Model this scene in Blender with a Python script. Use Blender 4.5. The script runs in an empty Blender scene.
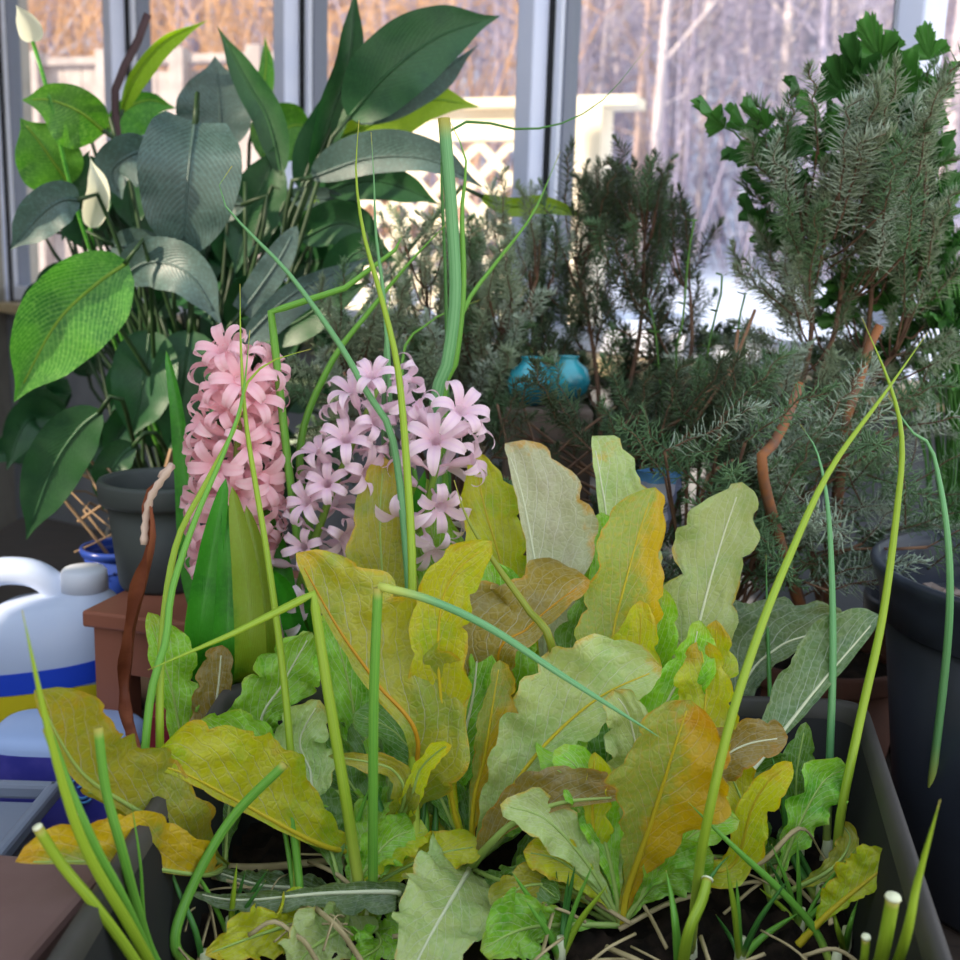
import bpy, math, random
from mathutils import Vector, Matrix, noise
random.seed(11)
S = bpy.context.scene
COL = S.collection
F = 1100.0
CAM = Vector((0, 0, 1.0))
RM = Matrix.Rotation(math.radians(79), 3, 'X') @ Matrix.Rotation(math.radians(1.8), 3, 'Z')
def ray(px, py): return RM @ Vector(((px-480)/F, -(py-480)/F, -1))
def U(px, py, y):
    d = ray(px, py); return CAM + d*(y/d.y)
def G(px, py, z):
    d = ray(px, py); return CAM + d*((z-1.0)/d.z)
def R(a, b): return random.uniform(a, b)
def lerp(a, b, t): return a+(b-a)*t
def sst(a, b, x):
    t = max(0, min(1, (x-a)/(b-a))); return t*t*(3-2*t)
# ---------------------------------------------------------------- materials
def srgb(c):
    if isinstance(c, str): c = [int(c[i:i+2], 16)/255 for i in (0, 2, 4)]
    return tuple((x/12.92 if x < .04045 else ((x+.055)/1.055)**2.4) for x in c)+(1,)
MATS = {}
class NT:
    def __init__(s, name):
        s.m = bpy.data.materials.new(name); s.m.use_nodes = True; s.t = s.m.node_tree; s.t.nodes.clear()
    def n(s, typ, ins=None, **kw):
        nd = s.t.nodes.new(typ)
        for k, v in kw.items(): setattr(nd, k, v)
        for k, v in (ins or {}).items():
            if isinstance(v, bpy.types.NodeSocket): s.t.links.new(v, nd.inputs[k])
            else: nd.inputs[k].default_value = v
        return nd
    def math(s, op, a, b=0.0, c=0.0, clamp=False):
        nd = s.n('ShaderNodeMath', {0: a, 1: b, 2: c}, operation=op); nd.use_clamp = clamp; return nd.outputs[0]
    def mix(s, f, a, b):
        nd = s.n('ShaderNodeMix', data_type='RGBA')
        for k, v in ((0, f), (6, a), (7, b)):
            if isinstance(v, bpy.types.NodeSocket): s.t.links.new(v, nd.inputs[k])
            else: nd.inputs[k].default_value = v
        return nd.outputs[2]
    def ramp(s, f, lo, hi):
        nd = s.n('ShaderNodeMapRange', {0: f, 1: lo, 2: hi}); nd.interpolation_type = 'SMOOTHSTEP'; return nd.outputs[0]
    def out(s, sh): s.n('ShaderNodeOutputMaterial', {0: sh})
def plain(name, c, rough=.6, c2=None, scale=30, spec=.4, bump=0, metal=0, detail=4, stretch=None, transl=0):
    if name in MATS: return MATS[name]
    t = NT(name); col = srgb(c); tc = t.n('ShaderNodeTexCoord').outputs['Object']
    if stretch: tc = t.n('ShaderNodeMapping', {'Vector': tc, 'Scale': stretch}).outputs[0]
    nz = t.n('ShaderNodeTexNoise', {'Vector': tc, 'Scale': scale, 'Detail': detail}).outputs[0]
    if c2: col = t.mix(t.ramp(nz, .35, .65), srgb(c), srgb(c2))
    ins = {'Base Color': col, 'Roughness': rough, 'Specular IOR Level': spec, 'Metallic': metal}
    if bump: ins['Normal'] = t.n('ShaderNodeBump', {'Height': nz, 'Strength': bump, 'Distance': .004}).outputs[0]
    sh = t.n('ShaderNodeBsdfPrincipled', ins).outputs[0]
    if transl:
        tr = t.n('ShaderNodeBsdfTranslucent', {'Color': col}).outputs[0]
        sh = t.n('ShaderNodeMixShader', {0: transl, 1: sh, 2: tr}).outputs[0]
    t.out(sh); MATS[name] = t.m; return t.m
def leafmat(name, cA, cB, cE, bias=(0, 0, 0), kind='lettuce', edge=.25, transl=.35, rough=.42, vein='c9cf7a', veinf=.55, spec=.45, nscale=9):
    """cA base colour, cB blotch colour (bias: across, along, const), cE edge colour"""
    if name in MATS: return MATS[name]
    t = NT(name)
    uv = t.n('ShaderNodeUVMap').outputs[0]
    sep = t.n('ShaderNodeSeparateXYZ', {0: uv})
    u = t.math('MULTIPLY_ADD', sep.outputs[0], 2, -1); s = sep.outputs[1]
    au = t.math('ABSOLUTE', u)
    oi = t.n('ShaderNodeObjectInfo').outputs['Random']
    off = t.n('ShaderNodeCombineXYZ', {0: t.math('MULTIPLY', oi, 37.0), 1: t.math('MULTIPLY', oi, 11.0), 2: 0.0}).outputs[0]
    mp = t.n('ShaderNodeVectorMath', {0: t.n('ShaderNodeTexCoord').outputs['Object'], 1: off}, operation='ADD').outputs[0]
    mp2 = t.n('ShaderNodeMapping', {'Vector': mp, 'Scale': (6, 6, 6)}).outputs[0]
    nz = t.n('ShaderNodeTexNoise', {'Vector': mp2, 'Scale': nscale*.5, 'Detail': 5, 'Roughness': .6}).outputs[0]
    fine = t.n('ShaderNodeTexNoise', {'Vector': mp2, 'Scale': 45.0, 'Detail': 3}).outputs[0]
    f = t.math('ADD', nz, t.math('MULTIPLY_ADD', u, bias[0], t.math('MULTIPLY_ADD', s, bias[1], bias[2])))
    col = t.mix(t.ramp(f, .38, .62), srgb(cA), srgb(cB))
    e = t.math('ADD', t.math('MAXIMUM', au, t.math('POWER', s, 1.6)), t.math('MULTIPLY_ADD', nz, .9, -.5))
    col = t.mix(t.math('MULTIPLY', t.ramp(e, 1-edge, 1.0), .8), col, srgb(cE))
    col = t.mix(t.math('MULTIPLY', t.ramp(fine, .45, .7), .35), col, srgb(vein))
    # veins branching off the midrib
    if kind == 'lettuce':
        a = t.math('ADD', t.math('MULTIPLY_ADD', s, 12.0, t.math('MULTIPLY', au, -4.5)), t.math('MULTIPLY_ADD', nz, 1.0, t.math('MULTIPLY', t.math('SIGN', u), .22)))
        w = t.math('ABSOLUTE', t.math('SUBTRACT', t.math('FRACT', a), .5))
        v1 = t.math('MULTIPLY', t.math('SUBTRACT', 1.0, t.ramp(w, .0, .07)), t.math('SUBTRACT', 1.35, au))
        vor = t.n('ShaderNodeTexVoronoi', {'Vector': mp2, 'Scale': 24.0}, feature='DISTANCE_TO_EDGE').outputs['Distance']
        v2 = t.math('MULTIPLY', t.math('SUBTRACT', 1.0, t.ramp(vor, .0, .16)), .22)
        v = t.math('MAXIMUM', v1, v2)
        hgt = t.math('SUBTRACT', t.math('MULTIPLY', fine, .6), v)
        bs, bd = .38, .003
    else:
        a = t.math('MULTIPLY_ADD', s, 22.0, t.math('MULTIPLY', t.math('POWER', au, 1.3), -9.0))
        w = t.math('ABSOLUTE', t.math('SUBTRACT', t.math('FRACT', a), .5))
        v = t.math('MULTIPLY', t.math('SUBTRACT', 1.0, t.ramp(w, .0, .3)), .6)
        v = t.math('MAXIMUM', v, t.math('SUBTRACT', 1.0, t.ramp(au, .01, .06)))
        hgt = t.math('SUBTRACT', 0.0, v); bs, bd = .22, .002
    vc = srgb(vein); vc = tuple(x*.6+.32 for x in vc[:3])+(1,) if kind == 'lettuce' else vc
    col = t.mix(t.math('MULTIPLY', v, veinf*1.35, clamp=True), col, vc)
    hsv = t.n('ShaderNodeHueSaturation', {'Color': col, 'Hue': t.math('MULTIPLY_ADD', oi, .016, .492), 'Saturation': 1.0, 'Value': t.math('MULTIPLY_ADD', oi, .3, .92)}).outputs[0]
    nrm = t.n('ShaderNodeBump', {'Height': hgt, 'Strength': bs, 'Distance': bd}).outputs[0]
    p = t.n('ShaderNodeBsdfPrincipled', {'Base Color': hsv, 'Roughness': rough, 'Specular IOR Level': spec, 'Normal': nrm}).outputs[0]
    h2 = t.n('ShaderNodeHueSaturation', {'Color': hsv, 'Saturation': 1.15, 'Value': 1.35}).outputs[0]
    tr = t.n('ShaderNodeBsdfTranslucent', {'Color': h2, 'Normal': nrm}).outputs[0]
    t.out(t.n('ShaderNodeMixShader', {0: transl, 1: p, 2: tr}).outputs[0])
    MATS[name] = t.m; return t.m
# ---------------------------------------------------------------- objects
def link(o, parent=None):
    COL.objects.link(o)
    if parent is not None: o.parent = parent
    return o
def tag(o, label=None, cat=None, group=None, kind=None):
    if label: o['label'] = label
    if cat: o['category'] = cat
    if group: o['group'] = group
    if kind: o['kind'] = kind
    return o
def empty(name, loc, label, cat, group=None, kind=None):
    o = bpy.data.objects.new(name, None); o.location = loc; o.empty_display_size = .05
    return tag(link(o), label, cat, group, kind)
class MB:
    def __init__(s): s.v = []; s.f = []; s.uv = []; s.mi = []
    def add(s, vs, fs, uvs=None, mi=0):
        b = len(s.v); s.v += [tuple(x) for x in vs]
        s.f += [tuple(b+i for i in f) for f in fs]; s.mi += [mi]*len(fs)
        s.uv += list(uvs) if uvs else [(0, 0)]*len(vs)
        return s
    def box(s, c, d, M=None, mi=0):
        vs = []
        for sx in (-1, 1):
            for sy in (-1, 1):
                for sz in (-1, 1):
                    p = Vector((sx*d[0]/2, sy*d[1]/2, sz*d[2]/2))
                    if M: p = M @ p
                    vs.append(Vector(c)+p)
        return s.add(vs, [(0, 1, 3, 2), (4, 6, 7, 5), (0, 4, 5, 1), (2, 3, 7, 6), (0, 2, 6, 4), (1, 5, 7, 3)], None, mi)
    def tube(s, pts, rad, k=6, cap=True, mi=0, flat=1.0):
        n = len(pts); pts = [Vector(p) for p in pts]
        if not hasattr(rad, '__len__'): rad = [rad]*n
        vs, fs, uv = [], [], []; ref = None
        for i, p in enumerate(pts):
            T = (pts[min(i+1, n-1)]-pts[max(i-1, 0)])
            T = T.normalized() if T.length > 1e-9 else Vector((0, 0, 1))
            if ref is None: ref = T.orthogonal().normalized()
            ref = (ref-T*ref.dot(T)); ref = ref.normalized() if ref.length > 1e-6 else T.orthogonal().normalized()
            b = T.cross(ref)
            for j in range(k):
                a = 2*math.pi*j/k
                vs.append(p+(ref*math.cos(a)+b*math.sin(a)*flat)*rad[i]); uv.append((j/k, i/(n-1)))
        for i in range(n-1):
            for j in range(k):
                fs.append((i*k+j, i*k+(j+1) % k, (i+1)*k+(j+1) % k, (i+1)*k+j))
        if cap: fs.append(tuple(range(k))[::-1]); fs.append(tuple((n-1)*k+j for j in range(k)))
        return s.add(vs, fs, uv, mi)
    def lathe(s, prof, k=32, c=(0, 0, 0), wob=None, mi=0, M=None):
        vs, fs, uv = [], [], []
        for i, (r, z) in enumerate(prof):
            for j in range(k):
                a = 2*math.pi*j/k; p = Vector((r*math.cos(a), r*math.sin(a), z))
                if M: p = M @ p
                vs.append(Vector(c)+p); uv.append((j/k, i/len(prof)))
        for i in range(len(prof)-1):
            for j in range(k): fs.append((i*k+j, i*k+(j+1) % k, (i+1)*k+(j+1) % k, (i+1)*k+j))
        return s.add(vs, fs, uv, mi)
    def build(s, name, mats, parent=None, smooth=True, origin=None, bevel=0):
        o0 = Vector(origin) if origin is not None else Vector((0, 0, 0))
        if parent is not None and origin is None: o0 = WP(parent)
        me = bpy.data.meshes.new(name)
        me.from_pydata([tuple(Vector(v)-o0) for v in s.v], [], s.f); me.update()
        uvl = me.uv_layers.new(name='UVMap')
        for lp in me.loops: uvl.data[lp.index].uv = s.uv[lp.vertex_index]
        for m in (mats if isinstance(mats, (list, tuple)) else [mats]): me.materials.append(m)
        if any(s.mi): me.polygons.foreach_set('material_index', s.mi)
        if smooth: me.polygons.foreach_set('use_smooth', [True]*len(me.polygons))
        o = bpy.data.objects.new(name, me)
        if parent is None: o.location = o0
        elif origin is not None: o.location = o0-WP(parent)
        link(o, parent)
        if bevel:
            b = o.modifiers.new('bevel', 'BEVEL'); b.width = bevel; b.segments = 2; b.limit_method = 'ANGLE'
        return o
def WP(o):
    p = Vector(o.location)
    while o.parent is not None: o = o.parent; p += Vector(o.location)
    return p
def spline(P, n):
    """Catmull-Rom through P, resampled to n+1 points at even arclength"""
    P = [Vector(p) for p in P]
    if len(P) == 2: return [P[0].lerp(P[1], i/n) for i in range(n+1)]
    Q = [P[0]*2-P[1]]+P+[P[-1]*2-P[-2]]; fine = []
    for i in range(1, len(Q)-2):
        a, b, c, d = Q[i-1:i+3]
        for j in range(12):
            t = j/12
            fine.append(.5*((2*b)+(c-a)*t+(2*a-5*b+4*c-d)*t*t+(3*b-a-3*c+d)*t**3))
    fine.append(P[-1]); L = [0]
    for i in range(1, len(fine)): L.append(L[-1]+(fine[i]-fine[i-1]).length)
    out, k = [], 0
    for i in range(n+1):
        x = L[-1]*i/n
        while k < len(L)-2 and L[k+1] < x: k += 1
        t = (x-L[k])/max(1e-9, L[k+1]-L[k]); out.append(fine[k].lerp(fine[k+1], min(1, t)))
    return out
def prof_lettuce(s): return (.13+.87*sst(.12, .72, s))*max(0, 1-s**7)**.5
def prof_spoon(s): return (.10+.90*sst(.3, .78, s))*max(0, 1-s**8)**.5
def prof_lance(s): return (max(0, math.sin(math.pi*min(1, s)**.78))**.72*(1-.15*s)*(1-.75*sst(.72, 1.0, s)*.9)+.012)*(1 if s < .995 else .3)
def prof_strap(s): return (.75+.25*math.sin(math.pi*s))*max(0, 1-s**5)**.6
def blade(pts, wl, wr, prof=prof_lettuce, twist=0, fl=.3, fr=.3, curl=0, ruf=.0, rk=5, lob=.0, lk=11, n=34, m=8, bump=0, seed=None, sw=0):
    """pts: world points base->tip; wl, wr: half widths (m) left / right of travel, seen from the room's middle"""
    C = spline(pts, n); sd = seed if seed is not None else R(0, 100)
    vs, fs, uv = [], [], []
    for i, c in enumerate(C):
        s = i/n; T = (C[min(i+1, n)]-C[max(i-1, 0)]).normalized(); V = (CAM-c).normalized()
        side = T.cross(V)
        side = side.normalized() if side.length > 1e-4 else Vector((1, 0, 0))
        N = side.cross(T).normalized()
        tw = twist+sw*s
        sd2 = side*math.cos(tw)+N*math.sin(tw); N2 = N*math.cos(tw)-side*math.sin(tw); k = 1/max(.35, math.cos(tw))
        w0 = prof(s)
        for j in range(-m, m+1):
            u = j/m; hw = (wr if u > 0 else wl)*k; fo = fr if u > 0 else fl; au = abs(u); sg = 1 if u > 0 else -1
            e = 1
            if lob:
                x = s*lk+sd+(.37 if u > 0 else 0); fx = x-math.floor(x)
                e = 1-lob*au*.55*(1-abs(math.sin(math.pi*x))**.5)-lob*.9*au*noise.noise(Vector((s*lk*.7, sg*3+sd, 0)))-lob*.25*au*noise.noise(Vector((s*lk*3.1, sg*5+sd, 0)))
            wd = hw*w0*e
            lat = wd*u*math.cos(fo*au); nr = wd*au*math.sin(fo)*au**.3+curl*hw*u*u*w0
            if ruf:
                nr += ruf*hw*w0*au**1.6*(math.sin(2*math.pi*rk*s+sd*7+sg*1.3)+.7*noise.noise(Vector((s*rk*2.3, u*1.5+sd, sd)))*1.6)
                nr += ruf*.35*hw*max(0, au-.45)*w0*math.sin(2*math.pi*rk*3.1*s+sd*3+sg)
                lat += ruf*.25*hw*w0*au**2*sg*math.cos(2*math.pi*rk*s+sd*5)
            if bump: nr += bump*hw*noise.noise(Vector((s*13, u*4*(.3+w0), sd)))*(.25+.75*w0)*min(1, au*3.5)
            vs.append(c+sd2*lat+N2*nr); uv.append((u*.5+.5, s))
    k = 2*m+1
    for i in range(n):
        for j in range(k-1): fs.append((i*k+j, i*k+j+1, (i+1)*k+j+1, (i+1)*k+j))
    return MB().add(vs, fs, uv), C
def leaf_obj(name, mat, parent, pts, wl, wr, rib=None, ribr=.0022, ribend=.97, **kw):
    mb, C = blade(pts, wl, wr, **kw)
    o = mb.build(name, mat, parent)
    if rib:
        k = int(len(C)*ribend); P = C[:k]
        MB().tube(P, [ribr*(1-.8*i/(k-1)) for i in range(k)], 6).build('midrib', rib, o)
    return o
def P3(lst): return [U(*p) for p in lst]
SKY, SUN, EXPO, CEIL0 = 1.0, 4.6, 0.9, 1.15
# ================================================================ camera, world, sun
cd = bpy.data.cameras.new('camera'); cam = bpy.data.objects.new('camera', cd); COL.objects.link(cam); S.camera = cam
cd.sensor_width = 36; cd.lens = F/960*36; cd.clip_start = .02; cd.clip_end = 300
cam.matrix_world = Matrix.Translation(CAM) @ RM.to_4x4()
cd.dof.use_dof = True; cd.dof.focus_distance = .86; cd.dof.aperture_fstop = 8
W = bpy.data.worlds.new('sky'); S.world = W; W.use_nodes = True
wt = W.node_tree; wt.nodes.clear()
bgn = wt.nodes.new('ShaderNodeBackground'); wo = wt.nodes.new('ShaderNodeOutputWorld')
wtc = wt.nodes.new('ShaderNodeTexCoord'); sx = wt.nodes.new('ShaderNodeSeparateXYZ'); cr = wt.nodes.new('ShaderNodeValToRGB')
wt.links.new(wtc.outputs['Generated'], sx.inputs[0]); wt.links.new(sx.outputs[2], cr.inputs[0])
cr.color_ramp.elements[0].position = 0; cr.color_ramp.elements[0].color = (1.0, .93, .86, 1)
cr.color_ramp.elements[1].position = .6; cr.color_ramp.elements[1].color = (.70, .82, 1.0, 1)
wt.links.new(cr.outputs[0], bgn.inputs[0]); bgn.inputs[1].default_value = SKY
wt.links.new(bgn.outputs[0], wo.inputs[0])
sl = bpy.data.lights.new('sun', 'SUN'); sl.energy = SUN; sl.angle = math.radians(1.2); sl.color = (1, .84, .66)
so = bpy.data.objects.new('sun', sl); COL.objects.link(so)
so.rotation_euler = (-Vector((-.8, -.45, .42))).to_track_quat('-Z', 'Y').to_euler()
S.view_settings.view_transform = 'Standard'; S.view_settings.look = 'None'; S.view_settings.gamma = 1
S.view_settings.exposure = EXPO
# ================================================================ the window wall (oblique)
WD = [U(px, 50, 2.9*1.056*(1-.148*t)) for t, px in enumerate((108, 277, 517, 885))]
d = (WD[3]-WD[0]); d.z = 0; STEP = d.length/3; d.normalize()
nin = Vector((d.y, -d.x, 0))            # towards the room
W0 = Vector((WD[0].x, WD[0].y, 0))+d*.024
MW = Matrix((( d.x, nin.x, 0), (d.y, nin.y, 0), (0, 0, 1)))
vinyl = plain('vinyl', 'd6def6', .35, 'ccd6f2', 6)
vinyl2 = plain('vinyl_sash', 'dfe6f8', .3)
gasket = plain('gasket', '16181c', .7)
silver = plain('spacer_seal', '6f7688', .5)
glass = NT('window_glass')
tb = glass.n('ShaderNodeBsdfTransparent', {0: (.97, .985, .98, 1)}).outputs[0]
gb = glass.n('ShaderNodeBsdfGlossy', {'Roughness': .02}).outputs[0]
fz = glass.math('MULTIPLY', glass.n('ShaderNodeFresnel', {'IOR': 1.35}).outputs[0], glass.math('SUBTRACT', 1.0, glass.n('ShaderNodeNewGeometry').outputs['Backfacing']))
glass.out(glass.n('ShaderNodeMixShader', {0: fz, 1: tb, 2: gb}).outputs[0]); glass = glass.m
def wbox(mb, t0, t1, y0, y1, z0, z1, mi=0):
    """box in wall coordinates: along the wall, inward, up"""
    c = W0+d*((t0+t1)/2)+nin*((y0+y1)/2); c.z = (z0+z1)/2
    mb.box(c, (t1-t0, y1-y0, z1-z0), MW, mi)
SILL, HEAD = .845, 2.35
def wstruct(name, mb, mat, parent=None, bevel=0):
    o = mb.build(name, mat, parent, smooth=False, origin=None if parent else W0, bevel=bevel)
    if parent is None: o['kind'] = 'structure'
    return o
for i in range(-1, 4):
    t = STEP*i; mb = MB()
    wbox(mb, t, t+.040, -.06, .03, SILL, HEAD)                       # post
    wstruct('trim_%d' % (i+2), mb, vinyl, bevel=.004)
    if i == 3: continue
    w = bpy.data.objects.new('window_%d' % (i+2), None); w.location = W0+d*(t+STEP/2); w.location.z = 1.6; link(w); w['kind'] = 'structure'
    a, b = t+.040, t+STEP
    g = MB(); wbox(g, a, a+.007, -.075, -.012, SILL, HEAD); wbox(g, b-.007, b, -.075, -.012, SILL, HEAD)
    wstruct('gasket', g, gasket, w)
    f = MB(); q = .017
    for (p0, p1) in ((a+.007, a+.007+q), (b-.007-q, b-.007)): wbox(f, p0, p1, -.065, -.02, SILL+.005, HEAD)
    wbox(f, a+.007+q, b-.007-q, -.065, -.02, SILL+.005, SILL+.05); wbox(f, a+.007+q, b-.007-q, -.065, -.02, HEAD-.05, HEAD)
    wstruct('window_frame', f, vinyl2, w, bevel=.003)
    g = MB()
    for (p0, p1) in ((a+.007+q, a+.012+q), (b-.012-q, b-.007-q)): wbox(g, p0, p1, -.07, -.03, SILL+.05, HEAD-.05)
    wstruct('glazing_seal', g, silver, w)
    g = MB(); wbox(g, a+.012+q, b-.012-q, -.052, -.048, SILL+.05, HEAD-.05)
    wstruct('pane', g, glass, w)
mb = MB(); wbox(mb, -STEP*1.0, STEP*4.2, -.09, .0, -.25, SILL-.03)
wstruct('wall_back', mb, plain('wall_paint', '8b8f96', .7, '7c8088', 8))
mb = MB(); wbox(mb, -STEP*1.0, STEP*4.2, -.1, .05, SILL-.03, SILL)
wstruct('window_sill', mb, plain('sill_paint', 'c9b894', .5, 'b5a27e', 12), bevel=.004)
mb = MB(); wbox(mb, -STEP*1.0, STEP*4.2, -.1, .05, HEAD, 2.62)
wstruct('trim_6', mb, vinyl)
# ceiling kept short, unseen, to darken the window end; left wall; floor
wood = plain('ceiling_boards', '7d7264', .7, '6c6154', 20)
mb = MB(); mb.box((.1, CEIL0+1.25, 2.66), (3.4, 2.5, .06)); o = mb.build('ceiling', wood, None, smooth=False, origin=(.1, CEIL0+1.25, 2.66)); o['kind'] = 'structure'
lw = plain('wall_left_paint', '9a968d', .8, '8c887f', 10)
mb = MB(); LX = -1.55  # unseen wall blocks the sun; its opening is placed for the lily sun patch
def lbox(y0, y1, z0, z1): mb.box((LX, (y0+y1)/2, (z0+z1)/2), (.1, y1-y0, z1-z0))
lbox(-1.6, .62, -.25, 2.63); lbox(1.08, 3.75, -.25, 2.63); lbox(.62, 1.08, -.25, .98); lbox(.62, 1.08, 1.95, 2.63)
o = mb.build('wall_left', lw, None, smooth=False, origin=(LX, 1, 0)); o['kind'] = 'structure'
mb = MB(); mb.box((.1, .9, -.28), (3.4, 5.6, .06)); o = mb.build('floor', plain('floor_tile', '5b5650', .6, '4b4640', 5), None, smooth=False, origin=(0, 1, -.28)); o['kind'] = 'structure'
# bench the pots stand on
bp = [(-1.05, .3), (1.1, .3), (1.1, W0.y+(1.1-W0.x)*d.y/d.x-.12), (-1.05, min(2.5, W0.y+(-1.05-W0.x)*d.y/d.x-.3))]
bench = empty('potting_bench', (0, 1, -.25), 'long dark wooden bench carrying all the potted plants under the windows', 'bench')
mb = MB(); vs = [Vector((x, y, z)) for z in (.36, .40) for x, y in bp]
mb.add(vs, [(3, 2, 1, 0), (4, 5, 6, 7), (0, 1, 5, 4), (1, 2, 6, 5), (2, 3, 7, 6), (3, 0, 4, 7)])
mb.build('bench_top', plain('bench_wood', '3a2f27', .7, '2b231d', 14, stretch=(1, 8, 8)), bench, smooth=False)
for x, y in ((-.95, .4), (1.0, .4), (1.0, bp[2][1]-.12), (-.95, bp[3][1]-.12)):
    MB().box((x, y, .055), (.07, .07, .61)).build('leg', MATS['bench_wood'], bench, smooth=False)
# ================================================================ outdoors
def hz(x, y):
    z = .32+.085*max(0, y-6)+.02*x*(0 if y < 6 else .3)
    if y > 15: z += (y-15)*.20
    if y > 17: z += (y-17)*.22
    return z+.12*noise.noise(Vector((x*.3, y*.3, 0)))*(1 if y > 6 else .2)
mb = MB(); nx, ny = 70, 70; vs = []; fs = []
for i in range(ny+1):
    for j in range(nx+1):
        x = -26+56*j/nx; y = 3.6+44*(i/ny)**1.3
        if y < 9: x = x*.7
        vs.append((x, y, hz(x, y)))
for i in range(ny):
    for j in range(nx): a = i*(nx+1)+j; fs.append((a, a+1, a+nx+2, a+nx+1))
mb.add(vs, fs)
gt = NT('snow_and_leaf_litter'); tc = gt.n('ShaderNodeTexCoord').outputs['Object']; sp = gt.n('ShaderNodeSeparateXYZ', {0: tc})
n1 = gt.n('ShaderNodeTexNoise', {'Vector': tc, 'Scale': .55, 'Detail': 6, 'Roughness': .65}).outputs[0]
n2 = gt.n('ShaderNodeTexNoise', {'Vector': tc, 'Scale': 2.6, 'Detail': 6, 'Roughness': .7}).outputs[0]
lit = gt.mix(gt.ramp(n2, .38, .62), srgb('8d8791'), srgb('b9a9a0'))
lit = gt.mix(gt.ramp(n1, .45, .6), lit, srgb('a59db0'))
sn = gt.math('ADD', gt.math('MULTIPLY', sp.outputs[1], -.16), gt.math('MULTIPLY_ADD', n1, 1.2, gt.math('MULTIPLY_ADD', n2, 1.2, 1.32)))
col = gt.mix(gt.ramp(sn, -.1, .35), lit, srgb('c2c9dd'))
gt.out(gt.n('ShaderNodeBsdfPrincipled', {'Base Color': col, 'Roughness': .8}).outputs[0])
o = mb.build('ground', gt.m, None, origin=(0, 10, 0)); o['kind'] = 'structure'
# deck railing seen through the window
warm = plain('painted_deck_wood', 'fbeed6', .6, 'f4e2c4', 4)
dk = empty('deck_railing', U(590, 250, 5.2), 'sunlit cream deck railing with post and diamond lattice outside the window', 'railing')
ca, cb = U(395, 92, 5.3), U(640, 110, 4.9); cv = (cb-ca); cv.z = 0; cl = cv.length; cv.normalize(); cn = Vector((-cv.y, cv.x, 0))
MD = Matrix(((cv.x, cn.x, 0), (cv.y, cn.y, 0), (0, 0, 1)))
top = (ca.z+cb.z)/2
def dbox(mb, a, b, y0, y1, z0, z1):
    c = ca+cv*((a+b)/2)+cn*((y0+y1)/2); c.z = (z0+z1)/2; mb.box(c, (b-a, y1-y0, z1-z0), MD)
mb = MB(); dbox(mb, -.5, cl, -.10, .10, top-.04, top); mb.build('rail_cap', warm, dk, smooth=False)
mb = MB(); dbox(mb, -.5, cl-.2, -.03, .03, top-.17, top-.04); mb.build('top_rail', warm, dk, smooth=False)
mb = MB(); dbox(mb, cl-.34, cl-.14, -.10, .10, .3, top-.04); mb.build('post', warm, dk, smooth=False)
mb = MB(); dbox(mb, cl-.44, cl-.40, -.03, .03, .3, top-.04); mb.build('lattice_stop', plain('stained_wood', 'c08a5c', .6), dk, smooth=False)
mb = MB(); zz0, zz1 = .45, top-.17; x0, x1 = -.5, cl-.44; H = zz1-zz0
def strip(p, q, off):
    a_ = ca+cv*p[0]+cn*off; a_.z = p[1]; b_ = ca+cv*q[0]+cn*off; b_.z = q[1]; v = (b_-a_)
    if v.length < .05: return
    up = cn.cross(v.normalized()); M = Matrix((v.normalized(), cn, up)).transposed()
    mb.box((a_+b_)/2, (v.length, .008, .038), M)
x = x0-H
while x < x1:
    for sgn in (1, -1):
        if sgn == 1: pa, pb = (x, zz0), (x+H, zz1)
        else: pa, pb = (x+H, zz0), (x, zz1)
        (xa, za), (xb, zb) = pa, pb
        def clip(px_, X):
            return za+(zb-za)*(X-xa)/(xb-xa)
        if max(xa, xb) > x0 and min(xa, xb) < x1:
            P = sorted([(xa, za), (xb, zb)])
            if P[0][0] < x0: P[0] = (x0, clip(0, x0))
            if P[1][0] > x1: P[1] = (x1, clip(0, x1))
            strip(P[0], P[1], .006*sgn)
    x += .155
mb.build('lattice_panel', warm, dk, smooth=False)
mb = MB(); dbox(mb, -.5, cl-.34, -.03, .03, .34, .45); mb.build('bottom_rail', warm, dk, smooth=False)
# old board fence on the left
fw = plain('weathered_boards', 'b3a5a0', .8, '9c8f8c', 8)
fn = empty('board_fence', U(150, 150, 8), 'weathered grey-brown board fence outside behind the peace lily', 'fence')
fa, fb = U(-60, 52, 8.4), U(300, 72, 7.6); fv = fb-fa; fv.z = 0; fl_ = fv.length; fv.normalize(); fq = Vector((-fv.y, fv.x, 0)); MF = Matrix(((fv.x, fq.x, 0), (fv.y, fq.y, 0), (0, 0, 1)))
mb = MB(); nb = int(fl_/.15)
for i in range(nb):
    c = fa+fv*(i*.15+.07); zt = lerp(fa.z, fb.z, i/nb)-.04+R(-.01, .01); c.z = (zt+.2)/2; mb.box(c, (.142, .02, zt-.2), MF)
mb.build('boards', fw, fn, smooth=False)
mb = MB(); c = (fa+fb)/2; mb.box(c, (fl_, .12, .05), MF); mb.build('rail_cap', fw, fn, smooth=False)
for i in range(5):
    c = fa+fv*(fl_*(i+.5)/5)-fq*.06; zt = c.z-.03; c.z = (zt+.2)/2; MB().box(c, (.1, .1, zt-.2), MF).build('post', fw, fn, smooth=False)
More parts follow.
